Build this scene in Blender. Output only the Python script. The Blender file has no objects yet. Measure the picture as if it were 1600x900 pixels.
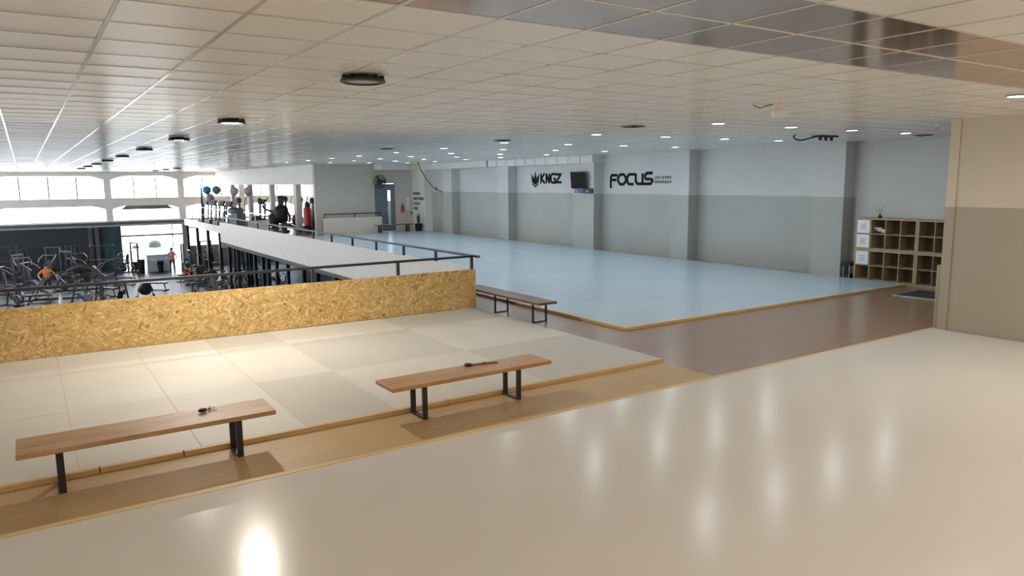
import bpy, math, random
from mathutils import Vector, Matrix
random.seed(7)
scene = bpy.context.scene
COL = scene.collection
PI = math.pi

# ------------------------------------------------------------------ camera
CAM_H, YAW, PITCH, ROLL, FPX = 2.56, 0.58286, 0.144528, -0.00975, 1145.35
fw = Vector((math.sin(YAW)*math.cos(PITCH), math.cos(YAW)*math.cos(PITCH), -math.sin(PITCH)))
r0 = Vector((math.cos(YAW), -math.sin(YAW), 0)); u0 = r0.cross(fw)
cr = r0*math.cos(ROLL)+u0*math.sin(ROLL); cu = u0*math.cos(ROLL)-r0*math.sin(ROLL)
cd = bpy.data.cameras.new('camera'); cam = bpy.data.objects.new('camera', cd); COL.objects.link(cam)
cd.sensor_fit = 'HORIZONTAL'; cd.sensor_width = 36; cd.lens = FPX/1600*36
cd.clip_start = .05; cd.clip_end = 400
M = Matrix.Identity(4)
for i in range(3):
    M[i][0] = cr[i]; M[i][1] = cu[i]; M[i][2] = -fw[i]
M[2][3] = CAM_H
cam.matrix_world = M; scene.camera = cam
def project(p):
    d = Vector(p)-Vector((0, 0, CAM_H)); k = d.dot(fw)
    if k < .1: return None
    return 800+FPX*d.dot(cr)/k, 450-FPX*d.dot(cu)/k, k

# ------------------------------------------------------------------ world and exposure
w = bpy.data.worlds.new('sky'); scene.world = w; w.use_nodes = True
bg = w.node_tree.nodes['Background']; bg.inputs[0].default_value = (.90, .95, 1, 1); bg.inputs[1].default_value = 8.5
scene.view_settings.view_transform = 'Standard'
try: scene.view_settings.look = 'None'
except Exception: pass
scene.view_settings.gamma = 1; scene.view_settings.use_curve_mapping = False
scene.view_settings.exposure = 0.08
scene.cycles.diffuse_bounces = 8; scene.cycles.max_bounces = 14
COOL = (.80, .92, 1.0); WARM = (1.0, .915, .80)
LED_W, NEAR_W, BAY_W = 9.5, 30.0, 132.0     # watts of the three kinds of lamp, unseen added ones included

# ------------------------------------------------------------------ main measures (metres)
ZC = 3.47            # ceiling
ZG = -3.4            # floor of the gym below
XW, XP = 17.75, 17.32   # long wall, front of its pilasters
YF = 58.0            # glazed end wall
XL, YB = -8.0, -4.0  # left wall, wall behind the camera
XV, XV2 = 7.42, 9.62 # edges of the opening in the floor
YO = 12.62           # board barrier
YJ = 35.5            # where the opening widens

# ------------------------------------------------------------------ helpers
class MB:
    def __init__(s): s.v = []; s.f = []; s.mx = None
    def add(s, vs, fs):
        n = len(s.v)
        for p in vs:
            p = Vector(p)
            s.v.append(tuple(s.mx @ p) if s.mx else tuple(p))
        s.f += [tuple(i+n for i in f) for f in fs]
        return s
    def box(s, x0, y0, z0, x1, y1, z1):
        return s.add([(x0,y0,z0),(x1,y0,z0),(x1,y1,z0),(x0,y1,z0),(x0,y0,z1),(x1,y0,z1),(x1,y1,z1),(x0,y1,z1)],
            [(0,3,2,1),(4,5,6,7),(0,1,5,4),(1,2,6,5),(2,3,7,6),(3,0,4,7)])
    def cbox(s, c, d, rot=None):
        R = rot or Matrix.Identity(3); c = Vector(c); P = []
        for z in (-1, 1):
            for x, y in ((-1,-1),(1,-1),(1,1),(-1,1)):
                P.append(c+R @ Vector((x*d[0]/2, y*d[1]/2, z*d[2]/2)))
        return s.add(P, [(0,3,2,1),(4,5,6,7),(0,1,5,4),(1,2,6,5),(2,3,7,6),(3,0,4,7)])
    def bar(s, p, q, r, n=8, r2=None):
        p = Vector(p); q = Vector(q); d = (q-p).normalized(); r2 = r if r2 is None else r2
        a = d.cross(Vector((0,0,1)) if abs(d.z) < .9 else Vector((1,0,0))).normalized(); b = d.cross(a)
        V = []
        for k in range(n):
            t = 2*PI*k/n; o = a*math.cos(t)+b*math.sin(t); V += [p+o*r, q+o*r2]
        F = [(2*k, (2*k+2) % (2*n), (2*k+3) % (2*n), 2*k+1) for k in range(n)]
        F += [tuple(range(0, 2*n, 2))[::-1], tuple(range(1, 2*n, 2))]
        return s.add(V, [f[::-1] for f in F])
    def sbar(s, p, q, wd, ht):      # rectangular bar; ht measured in the plane of z
        p = Vector(p); q = Vector(q); d = (q-p).normalized()
        a = d.cross(Vector((0,0,1)) if abs(d.z) < .95 else Vector((0,1,0))).normalized(); b = a.cross(d)
        V = []
        for e in (p, q):
            for i, j in ((-1,-1),(1,-1),(1,1),(-1,1)): V.append(e+a*i*wd/2+b*j*ht/2)
        return s.add(V, [(0,1,2,3),(7,6,5,4),(0,4,5,1),(1,5,6,2),(2,6,7,3),(3,7,4,0)])
    def path(s, pts, r, n=8):
        pts = [Vector(p) for p in pts]; m = len(pts); V = []; a = None
        for i, p in enumerate(pts):
            d = ((pts[min(i+1, m-1)]-pts[max(i-1, 0)])).normalized()
            if a is None: a = d.cross(Vector((0,0,1)) if abs(d.z) < .9 else Vector((1,0,0))).normalized()
            else: a = (a-d*a.dot(d)).normalized()
            b = d.cross(a)
            for k in range(n):
                t = 2*PI*k/n; V.append(p+(a*math.cos(t)+b*math.sin(t))*r)
        F = []
        for i in range(m-1):
            for k in range(n):
                k2 = (k+1) % n; F.append((i*n+k, i*n+k2, (i+1)*n+k2, (i+1)*n+k))
        F += [tuple(range(n))[::-1], tuple(range((m-1)*n, m*n))]
        return s.add(V, F)
    def lathe(s, prof, c=(0,0,0), n=20, axis='z'):
        V = []; m = len(prof); c = Vector(c)
        for r, z in prof:
            for k in range(n):
                t = 2*PI*k/n; x, y = r*math.cos(t), r*math.sin(t)
                V.append(c+Vector({'z': (x,y,z), 'x': (z,x,y), 'y': (y,z,x)}[axis]))
        F = []
        for i in range(m-1):
            for k in range(n):
                k2 = (k+1) % n; F.append((i*n+k, i*n+k2, (i+1)*n+k2, (i+1)*n+k))
        F += [tuple(range(n))[::-1], tuple(range((m-1)*n, m*n))]
        return s.add(V, F)
    def ball(s, c, rx, ry=None, rz=None, n=12, m=8):
        ry = ry or rx; rz = rz or rx
        V = []; c = Vector(c)
        for i in range(m+1):
            a = -PI/2+PI*(i if 0 < i < m else (i+.02 if i == 0 else i-.02))/m
            for k in range(n):
                t = 2*PI*k/n; V.append(c+Vector((rx*math.cos(a)*math.cos(t), ry*math.cos(a)*math.sin(t), rz*math.sin(a))))
        F = []
        for i in range(m):
            for k in range(n):
                k2 = (k+1) % n; F.append((i*n+k, i*n+k2, (i+1)*n+k2, (i+1)*n+k))
        F += [tuple(range(n))[::-1], tuple(range(m*n, m*n+n))]
        return s.add(V, F)
    def prism(s, poly, fn, a, b):   # poly of (u, v); fn(u, v, w) -> xyz; thickness a..b
        n = len(poly)
        V = [fn(u, v, a) for u, v in poly]+[fn(u, v, b) for u, v in poly]
        F = [tuple(range(n))[::-1], tuple(range(n, 2*n))]+[(k, (k+1) % n, n+(k+1) % n, n+k) for k in range(n)]
        return s.add(V, F)
    def mesh(s, name):
        me = bpy.data.meshes.new(name); me.from_pydata(s.v, [], s.f); me.update(); return me
    def build(s, name, m, parent=None, smooth=False, bevel=0):
        me = s.mesh(name); me.materials.append(m)
        if smooth:
            for p in me.polygons: p.use_smooth = True
            try: me.set_sharp_from_angle(angle=math.radians(40))
            except Exception: pass
        o = bpy.data.objects.new(name, me); COL.objects.link(o)
        if parent: o.parent = parent
        if bevel:
            b = o.modifiers.new('bevel', 'BEVEL'); b.width = bevel; b.segments = 2; b.limit_method = 'ANGLE'
        return o

def tag(o, label=None, cat=None, group=None, kind=None):
    if label: o['label'] = label
    if cat: o['category'] = cat
    if group: o['group'] = group
    if kind: o['kind'] = kind
    return o
def thing(name, label, cat, loc=(0,0,0), rz=0, group=None):
    o = bpy.data.objects.new(name, None); COL.objects.link(o); o.empty_display_size = .1
    o.location = loc; o.rotation_euler = (0, 0, rz)
    return tag(o, label, cat, group)
def root(name):
    o = bpy.data.objects.new(name, None); COL.objects.link(o); return tag(o, kind='structure')
def struct(o, label=None): 
    return tag(o, label, kind='structure')
def copy_tree(o, parent=None):
    c = o.copy(); COL.objects.link(c); c.parent = parent
    for ch in o.children:
        if ch.type != 'LIGHT': copy_tree(ch, c)
    return c
def place(proto, first, loc, rz, label, group=None):
    o = proto if first else copy_tree(proto)
    o.location = loc; o.rotation_euler = (0, 0, rz); o['label'] = label
    if group: o['group'] = group
    return o
ORD = ['first','second','third','fourth','fifth','sixth','seventh','eighth','ninth','tenth','eleventh','twelfth','thirteenth','fourteenth','fifteenth','sixteenth']

# ------------------------------------------------------------------ materials
def nmat(name):
    m = bpy.data.materials.new(name); m.use_nodes = True
    nt = m.node_tree; b = nt.nodes['Principled BSDF']
    return m, nt, b
def coords(nt, kind='Object', scale=(1,1,1), rot=(0,0,0)):
    tc = nt.nodes.new('ShaderNodeTexCoord'); mp = nt.nodes.new('ShaderNodeMapping')
    mp.inputs['Scale'].default_value = scale; mp.inputs['Rotation'].default_value = rot
    nt.links.new(tc.outputs[kind], mp.inputs['Vector']); return mp.outputs[0]
def ramp(nt, fac, stops):
    r = nt.nodes.new('ShaderNodeValToRGB'); e = r.color_ramp.elements
    while len(e) < len(stops): e.new(.5)
    for k, (p, c) in enumerate(stops): e[k].position = p; e[k].color = (*c, 1)
    nt.links.new(fac, r.inputs[0]); return r.outputs[0]
def noise(nt, vec, scale, detail=3, rough=.5):
    n = nt.nodes.new('ShaderNodeTexNoise'); n.inputs['Scale'].default_value = scale
    n.inputs['Detail'].default_value = detail; n.inputs['Roughness'].default_value = rough
    nt.links.new(vec, n.inputs['Vector']); return n.outputs['Fac']
def bump(nt, b, h, strength=.1, dist=.01):
    n = nt.nodes.new('ShaderNodeBump'); n.inputs['Strength'].default_value = strength; n.inputs['Distance'].default_value = dist
    nt.links.new(h, n.inputs['Height']); nt.links.new(n.outputs[0], b.inputs['Normal'])
def plain(name, c, rough=.5, metal=0, var=.06, scale=3, spec=.5, bmp=0, bscale=None, coat=0):
    m, nt, b = nmat(name)
    v = coords(nt); f = noise(nt, v, scale)
    lo = tuple(max(0, x*(1-var)) for x in c); hi = tuple(min(1, x*(1+var)) for x in c)
    nt.links.new(ramp(nt, f, [(.3, lo), (.7, hi)]), b.inputs['Base Color'])
    b.inputs['Roughness'].default_value = rough; b.inputs['Metallic'].default_value = metal
    b.inputs['Specular IOR Level'].default_value = spec
    b.inputs['Coat Weight'].default_value = coat; b.inputs['Coat Roughness'].default_value = .1
    if bmp: bump(nt, b, noise(nt, v, bscale or scale*4), bmp)
    return m
def wood(name, dark, light, rough=.45, scale=(1.2, 14, 14), coat=0):
    m, nt, b = nmat(name)
    v = coords(nt, 'Object', scale); f = noise(nt, v, 1.6, 6, .6)
    v2 = coords(nt, 'Object', (.8, 2.5, 2.5)); g = noise(nt, v2, 1.2, 2)
    mx = nt.nodes.new('ShaderNodeMath'); mx.operation = 'ADD'; mx.use_clamp = True
    ms = nt.nodes.new('ShaderNodeMath'); ms.operation = 'MULTIPLY_ADD'; ms.inputs[1].default_value = .5; ms.inputs[2].default_value = -.25
    nt.links.new(g, ms.inputs[0]); nt.links.new(f, mx.inputs[0]); nt.links.new(ms.outputs[0], mx.inputs[1])
    nt.links.new(ramp(nt, mx.outputs[0], [(.28, dark), (.72, light)]), b.inputs['Base Color'])
    b.inputs['Roughness'].default_value = rough; b.inputs['Coat Weight'].default_value = coat
    bump(nt, b, f, .06)
    return m
def twotone(name, lo, hi, zline, rough=.6):
    m, nt, b = nmat(name)
    g = nt.nodes.new('ShaderNodeNewGeometry'); s = nt.nodes.new('ShaderNodeSeparateXYZ'); nt.links.new(g.outputs['Position'], s.inputs[0])
    c = nt.nodes.new('ShaderNodeMath'); c.operation = 'GREATER_THAN'; c.inputs[1].default_value = zline; nt.links.new(s.outputs[2], c.inputs[0])
    f = noise(nt, g.outputs['Position'], .9, 3)
    def var(col): return ramp(nt, f, [(.3, tuple(x*.95 for x in col)), (.7, tuple(min(1, x*1.04) for x in col))])
    mx = nt.nodes.new('ShaderNodeMix'); mx.data_type = 'RGBA'
    nt.links.new(c.outputs[0], mx.inputs['Factor']); nt.links.new(var(lo), mx.inputs['A']); nt.links.new(var(hi), mx.inputs['B'])
    nt.links.new(mx.outputs['Result'], b.inputs['Base Color']); b.inputs['Roughness'].default_value = rough
    return m
def emit(name, c, s):
    m, nt, b = nmat(name); b.inputs['Base Color'].default_value = (*c, 1)
    b.inputs['Emission Color'].default_value = (*c, 1); b.inputs['Emission Strength'].default_value = s
    return m
def glassm(name, tint=(1,1,1), gloss=.06):
    m, nt, b = nmat(name); nt.nodes.remove(b)
    t = nt.nodes.new('ShaderNodeBsdfTransparent'); t.inputs[0].default_value = (*tint, 1)
    g = nt.nodes.new('ShaderNodeBsdfGlossy'); g.inputs['Roughness'].default_value = .03
    x = nt.nodes.new('ShaderNodeMixShader'); x.inputs[0].default_value = gloss
    nt.links.new(t.outputs[0], x.inputs[1]); nt.links.new(g.outputs[0], x.inputs[2])
    nt.links.new(x.outputs[0], nt.nodes['Material Output'].inputs[0]); return m
def osb():
    m, nt, b = nmat('oriented strand board')
    cols = []
    base = coords(nt, 'Object', (1, 1, 1))
    nd = nt.nodes.new('ShaderNodeTexNoise'); nd.inputs['Scale'].default_value = 5; nt.links.new(base, nd.inputs['Vector'])
    for k, (ang, sc) in enumerate(((.2, (6.5, 6.5, 36)), (-.7, (7, 7, 40)), (1.1, (7, 7, 38)))):
        mp = nt.nodes.new('ShaderNodeMapping'); mp.inputs['Rotation'].default_value = (0, ang, 0)
        mp.vector_type = 'POINT'
        ad = nt.nodes.new('ShaderNodeVectorMath'); ad.operation = 'MULTIPLY_ADD'
        ad.inputs[1].default_value = (.10, .10, .10); nt.links.new(nd.outputs['Color'], ad.inputs[0]); nt.links.new(base, ad.inputs[2])
        nt.links.new(ad.outputs[0], mp.inputs['Vector'])
        s2 = nt.nodes.new('ShaderNodeVectorMath'); s2.operation = 'MULTIPLY'; s2.inputs[1].default_value = sc; nt.links.new(mp.outputs[0], s2.inputs[0])
        vo = nt.nodes.new('ShaderNodeTexVoronoi'); vo.inputs['Scale'].default_value = 1.0; vo.voronoi_dimensions = '3D'
        nt.links.new(s2.outputs[0], vo.inputs['Vector'])
        sp = nt.nodes.new('ShaderNodeSeparateColor'); nt.links.new(vo.outputs['Color'], sp.inputs[0]); cols.append((sp.outputs[0], sp.outputs[1]))
    # pick a strand layer by which has the larger random number
    cur, key = cols[0]
    for c, k in cols[1:]:
        gt = nt.nodes.new('ShaderNodeMath'); gt.operation = 'GREATER_THAN'; nt.links.new(k, gt.inputs[0]); nt.links.new(key, gt.inputs[1])
        mx = nt.nodes.new('ShaderNodeMix'); nt.links.new(gt.outputs[0], mx.inputs['Factor']); nt.links.new(cur, mx.inputs['A']); nt.links.new(c, mx.inputs['B'])
        mk = nt.nodes.new('ShaderNodeMath'); mk.operation = 'MAXIMUM'; nt.links.new(k, mk.inputs[0]); nt.links.new(key, mk.inputs[1])
        cur, key = mx.outputs['Result'], mk.outputs[0]
    col = ramp(nt, cur, [(0, (.28, .15, .04)), (.05, (.48, .30, .095)), (.35, (.62, .405, .15)), (.75, (.70, .48, .19)), (1, (.84, .65, .36))])
    nt.links.new(col, b.inputs['Base Color']); b.inputs['Roughness'].default_value = .55
    bump(nt, b, cur, .25, .003)
    return m
def boards(name, c1, c2, w_, l_, rough, along='x', coat=0):
    m, nt, b = nmat(name)
    g = nt.nodes.new('ShaderNodeNewGeometry')
    mp = nt.nodes.new('ShaderNodeMapping'); nt.links.new(g.outputs['Position'], mp.inputs['Vector'])
    br = nt.nodes.new('ShaderNodeTexBrick'); br.inputs['Scale'].default_value = 1; br.inputs['Brick Width'].default_value = l_; br.inputs['Row Height'].default_value = w_
    br.inputs['Mortar Size'].default_value = .0012; br.inputs['Color1'].default_value = (*c1, 1); br.inputs['Color2'].default_value = (*c2, 1)
    br.inputs['Mortar'].default_value = (*(x*.7 for x in c1), 1)
    nt.links.new(mp.outputs[0], br.inputs['Vector'])
    m2 = nt.nodes.new('ShaderNodeMapping'); m2.inputs['Scale'].default_value = (1.3, 22, 1); nt.links.new(g.outputs['Position'], m2.inputs['Vector'])
    f = noise(nt, m2.outputs[0], 1.5, 5, .6)
    mx = nt.nodes.new('ShaderNodeMix'); mx.data_type = 'RGBA'; mx.blend_type = 'MULTIPLY'; mx.inputs['Factor'].default_value = .55
    nt.links.new(br.outputs['Color'], mx.inputs['A']); nt.links.new(ramp(nt, f, [(.3, (.68, .66, .64)), (.7, (1, 1, 1))]), mx.inputs['B'])
    nt.links.new(mx.outputs['Result'], b.inputs['Base Color']); b.inputs['Roughness'].default_value = rough
    b.inputs['Coat Weight'].default_value = coat; b.inputs['Coat Roughness'].default_value = .15
    return m

WHITE = plain('white paint', (.78, .77, .74), .55, var=.03, scale=1)
CREAM = plain('cream paint', (.74, .68, .58), .55, var=.03, scale=1)
LONGW = twotone('white over grey wall paint', (.41, .415, .39), (.60, .60, .585), 2.08, .5)
RIGHTW = twotone('cream over grey beige wall paint', (.40, .355, .28), (.64, .57, .46), 2.08, .5)
TILE = plain('vinyl ceiling tile', (.87, .83, .765), .28, var=.02, scale=1.2, bmp=.14, bscale=.9, spec=.65)
TEE = plain('white ceiling tee', (.68, .65, .60), .16, var=.02, spec=.6)
TEE2 = plain('pale ceiling tee', (.84, .80, .72), .35, var=.02)
DARKT = plain('tinted mirror panel', (.64, .38, .235), .13, metal=.9, var=.10, scale=.8)
MATW = plain('cream vinyl mat', (.76, .735, .69), .20, var=.025, scale=.6, bmp=.06, bscale=1.6, spec=.21)
MATB = plain('pale blue vinyl mat', (.54, .65, .74), .24, var=.04, scale=.5, bmp=.04, bscale=1.2)
TAT = [plain('tatami sand', (.66, .635, .575), .5, var=.03, scale=1, bmp=.05, bscale=60), plain('tatami grey sand', (.57, .555, .505), .5, var=.03, scale=1, bmp=.05, bscale=60)]
OAK = boards('light oak laminate', (.62, .43, .21), (.58, .40, .19), .33, 1.6, .5)
BROWN = boards('brown laminate', (.38, .245, .165), (.35, .225, .15), .19, 1.3, .28, coat=.15)
PINE = wood('pine trim', (.62, .43, .19), (.76, .56, .29), .5, (1.5, 18, 18))
PINE2 = wood('pale trim', (.66, .47, .20), (.78, .60, .32), .5, (1.5, 18, 18))
BENCH = [wood('oiled bench plank', (.40, .22, .10), (.66, .42, .21), .38), wood('red brown bench plank', (.44, .215, .07), (.64, .375, .145), .38), wood('dark bench plank', (.15, .075, .04), (.25, .135, .075), .4)]
BEECH = wood('birch veneer', (.36, .27, .16), (.44, .34, .21), .5, (6, 6, 6))
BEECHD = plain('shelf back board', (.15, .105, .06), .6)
STEEL = plain('black powder coat', (.025, .026, .030), .42, var=.1)
RAIL = plain('black rail paint', (.022, .024, .028), .38, var=.1)
GREYM = plain('grey metal', (.45, .46, .48), .35, metal=.6)
CHROME = plain('chrome', (.8, .8, .82), .18, metal=1, var=.02)
RUBBER = plain('black rubber', (.02, .02, .022), .6)
PAD = plain('black vinyl pad', (.035, .035, .04), .42)
GYMF = plain('dark rubber floor', (.030, .032, .046), .42, var=.15, scale=.7, spec=.22)
DARKW = plain('slate blue wall', (.034, .042, .055), .55, var=.1, scale=.5)
TEALW = plain('teal wall', (.02, .06, .068), .55, var=.25, scale=1.2)
SLAB = plain('concrete underside', (.10, .10, .105), .7)
EXT = plain('pale concrete', (.62, .62, .60), .8)
FRAME = plain('window frame white', (.75, .75, .74), .5)
FRAMED = plain('dark window frame', (.10, .105, .115), .45)
GLASS = glassm('clear glass'); GLASSD = glassm('tinted glass', (.75, .82, .86), .08)
LEDM = emit('lit downlight lens', (1, 1, 1), 14); BAYM = emit('lit lamp lens', (1, .93, .80), 25)
BAYOFF = plain('unlit lamp lens', (.55, .50, .52), .3)
BLACK = plain('matt black', (.014, .014, .015), .5); SCREEN = plain('black screen', (.008, .008, .009), .12)
INK = plain('charcoal lettering', (.010, .012, .013), .8, spec=.2)
BLUES = plain('blue sign', (.03, .07, .33), .4); WHITEP = plain('white plastic', (.82, .82, .80), .4)
DOORM = plain('slate blue door', (.17, .22, .25), .45)
REDM = plain('red vinyl', (.42, .02, .035), .4); PLANTG = plain('dark leaf', (.02, .035, .02), .5)
CONSOLE = plain('machine grey shroud', (.10, .10, .11), .4)
WRINK = plain('white paper', (.80, .77, .72), .7)

# ------------------------------------------------------------------ the setting: floors
f = MB(); f.box(XL, YB, -.3, XW, YO+.06, 0); f.box(XV, YO+.06, -.16, XW, YJ, 0); f.box(XV2, YJ, -.16, XW, YF, 0)
FLOOR = struct(f.build('floor', BROWN), 'brown laminate floor beyond the foreground mat')
FLOOR['label'] = 'brown laminate floor of the upper level'
f = MB(); f.box(XL, 6.29, 0, 7.33, 7.36, .006)
struct(f.build('floor_strip', OAK), 'light oak floor strip under the two front benches')
f = MB(); f.box(XL, 10, ZG-.2, XW, YF, ZG)
struct(f.build('floor_gym', GYMF), 'dark glossy rubber floor of the gym below')
f = MB(); f.box(-60, YF, ZG-.3, 80, 160, ZG-.05)
struct(f.build('ground', EXT), 'pale sunlit ground outside the gym door')

def matslab(name, label, m, x0, y0, x1, y1, z, trims):
    t = thing(name, label, 'mat', (x0, y0, 0))
    b = MB(); b.box(0, 0, .001, x1-x0, y1-y0, z); b.build('mat_surface', m, t)
    for (a, c, d, e), tm in trims:
        b = MB(); b.box(a-x0, c-y0, .001, d-x0, e-y0, z+.004); b.build('trim', tm, t, bevel=.004)
    return t
matslab('vinyl_mat', 'large glossy cream vinyl mat filling the foreground', MATW, XL+.02, YB+.02, 12.60, 6.20, .04, [((XL+.02, 6.20, 12.66, 6.262), PINE2)])
matslab('vinyl_mat', 'large pale blue glossy mat in front of the lettered wall', MATB, 8.46, 9.29, 17.30, 34.9, .05,
    [((8.40, 9.23, 8.459, 12.6), PINE), ((8.40, 12.61, 8.459, 34.9), BENCH[2]), ((8.46, 9.23, 17.30, 9.289), PINE)])
# tatami panels, 1 m x 2 m
t = thing('tatami_mat', 'sand coloured panelled mat between the board barrier and the benches', 'mat', (0, 0, 0))
px, py = 1.0255, 2.04
for i in range(-7, 9):
    for j in range(3):
        xa = max(XL+.02, .2+px*(i-1)); xb = .2+px*i; ya = 7.335+py*j; yb = min(ya+py, YO-.03)
        xb = min(xb, 7.33)
        if xb-xa < .05: continue
        tone = ((i//2)+j) % 2 if i >= 3 else (0 if j else (1 if i < 0 else 0))
        zt = .05+random.uniform(-.0012, .0012)
        b = MB(); b.box(xa+.0008, ya+.0008, .001, xb-.0008, yb-.0008, zt); b.build('mat_panel', TAT[tone], t, bevel=.002)
for xa, xb in ((XL+.02, -4.1), (-4.09, .35), (.36, 1.05), (1.06, 3.9), (3.91, 7.36)):
    b = MB(); b.box(xa+.002, 7.28, .001, xb, 7.333, .052); b.build('trim', PINE, t, bevel=.004)
b = MB(); b.box(7.332, 7.335, .001, 7.362, YO, .048); b.build('trim', TAT[1], t)

# ------------------------------------------------------------------ walls
b = MB(); b.box(12.62, YB, 0, 12.76, 6.16, ZC+.02); struct(b.build('wall_right', RIGHTW), 'cream and beige wall at the right edge')
b = MB(); b.box(12.60, 6.02, 0, 12.618, 6.17, ZC); struct(b.build('trim_1', RIGHTW), 'corner strip at the end of the beige wall')
b = MB(); b.box(12.70, 6.22, 0, 12.78, 6.28, 1.1); struct(b.build('trim_2', RIGHTW), 'short pale board behind the beige wall corner')
b = MB(); b.box(12.70, 6.17, .28, 12.76, 6.20, .46); struct(b.build('trim_3', WHITEP), 'small white socket box on the wall end')
b = MB(); b.box(12.76, 5.3, 0, XW, 5.45, ZC+.02); struct(b.build('wall_alcove', LONGW), 'wall closing the alcove behind the beige wall')
b = MB(); b.box(XL-.2, YB-.2, ZG, XL, YF, .5); b.box(XL-.2, YB-.2, 3.1, XL, YF, 3.6); ya = YB-.2
ADDED_LW = [(17, 25), (27, 35), (37, 45), (47, 55)]
for a, c in ADDED_LW: b.box(XL-.2, ya, .5, XL, a, 3.1); ya = c
b.box(XL-.2, ya, .5, XL, YF, 3.1)
struct(b.build('wall_left', WHITE), 'white wall on the far left side')
for n, (a, c) in enumerate(ADDED_LW):
    W_ = root('window_%d' % (20+n))  # windows out of view, added so daylight reaches the balcony face
    for k in range(4):
        q = MB(); q.box(XL-.1, a+(c-a)/4*k+.03, 0.53, XL-.094, a+(c-a)/4*(k+1)-.03, 3.07); q.build('pane', GLASS, W_)
        q = MB(); q.box(XL-.13, a+(c-a)/4*k-.03, .5, XL-.07, a+(c-a)/4*k+.03, 3.1); q.build('mullion', FRAMED, W_)
    q = MB(); q.box(XL-.13, a, .5, XL-.07, c, .53); q.box(XL-.13, a, 3.07, XL-.07, c, 3.1); q.build('window_frame', FRAMED, W_)
b = MB(); b.box(XL, YB-.2, ZG, XW+.2, YB, 3.6); struct(b.build('wall_front', WHITE), 'white wall behind the viewer')
b = MB(); b.box(XW, 10.9, 0, XW+.2, 35.9, 3.6); struct(b.build('wall_long', LONGW), 'long white and grey wall with lettering')
b = MB(); b.box(XW, YB, 0, XW+.2, 10.9, 3.6); struct(b.build('wall_shelf', plain('plain white wall paint', (.58, .575, .565), .5, var=.03, scale=1)), 'plain white wall above the cube shelves')
b = MB(); b.box(XW, 35.9, 0, XW+.2, 39.0, 3.6); b.box(XW, 40.8, 0, XW+.2, YF, 3.6); b.box(XW, 39.0, 0, XW+.2, 40.8, 1.5); b.box(XW, 39.0, 2.7, XW+.2, 40.8, 3.6)
struct(b.build('wall_stair', WHITE), 'white stair wall behind the blue door')
W_ = root('window_30'); q = MB(); q.box(XW+.1, 39.0, 1.5, XW+.106, 40.8, 2.7); q.build('pane', GLASS, W_)  # window added to brighten the slit in the blue door
b = MB(); b.box(XW, YB, ZG-.2, XW+.2, YF, -.001); struct(b.build('wall_basement', DARKW), 'dark wall of the lower level')
b = MB(); b.box(XL, 9.8, ZG, XW, 10, -.3); struct(b.build('wall_under', DARKW), 'dark wall below the board barrier')
for n, (a, c, side) in enumerate(((10.97, 11.85, 0), (16.2, 16.95, 0), (20.8, 22.02, 0), (26.5, 27.3, 0), (31.5, 32.45, 0))):
    b = MB(); b.box(XP, a, 0, XW, c, ZC+.02); struct(b.build('pilaster', LONGW), 'white and grey pilaster, %s from the cube shelves' % ORD[n])
b = MB(); b.box(XP-.01, 34.4, 0, XW, 35.8, ZC+.02); struct(b.build('pilaster', WHITE), 'white pilaster with the painted slogan')
# back wall with door opening
DX0, DX1, DH = 15.15, 16.30, 2.5
b = MB(); b.box(12.0, 35.8, 0, DX0, 36.0, ZC+.02); b.box(DX1, 35.8, 0, XW, 36.0, ZC+.02); b.box(DX0, 35.8, DH, DX1, 36.0, ZC+.02)
struct(b.build('wall_back', plain('warm white paint', (.62, .58, .51), .55, var=.03)), 'off white wall with the wall fan and blue door')
d = root('door_1')
b = MB(); b.box(DX0+.01, 35.84, .03, 15.89, 35.9, DH-.01); b.box(16.06, 35.84, .03, DX1-.01, 35.9, DH-.01); b.box(15.89, 35.84, .03, 16.06, 35.9, .35); b.box(15.89, 35.84, 2.15, 16.06, 35.9, DH-.01)
lf = b.build('door_leaf', DOORM, d)
b = MB(); b.box(15.89, 35.86, .35, 16.06, 35.875, 2.15); b.build('pane', GLASSD, lf)
b = MB(); b.bar((15.82, 35.80, 1.0), (15.82, 35.80, 1.3), .014); b.bar((15.82, 35.84, 1.02), (15.82, 35.80, 1.02), .01); b.bar((15.82, 35.84, 1.28), (15.82, 35.80, 1.28), .01); b.build('handle', CHROME, lf)
# colonnade beam towards the glazed end
b = MB(); b.box(11.98, 36.0, 2.50, 12.22, YF, ZC+.02); struct(b.build('beam', WHITE), 'white ceiling beam over the cardio colonnade')
for n, y in enumerate((38.9, 43.7, 48.7, 53.4)):
    b = MB(); b.box(11.97, y-.2, 0, 12.23, y+.2, 2.5); struct(b.build('column', WHITE), 'white column under the beam, %s from the fan wall' % ORD[n])

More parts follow.
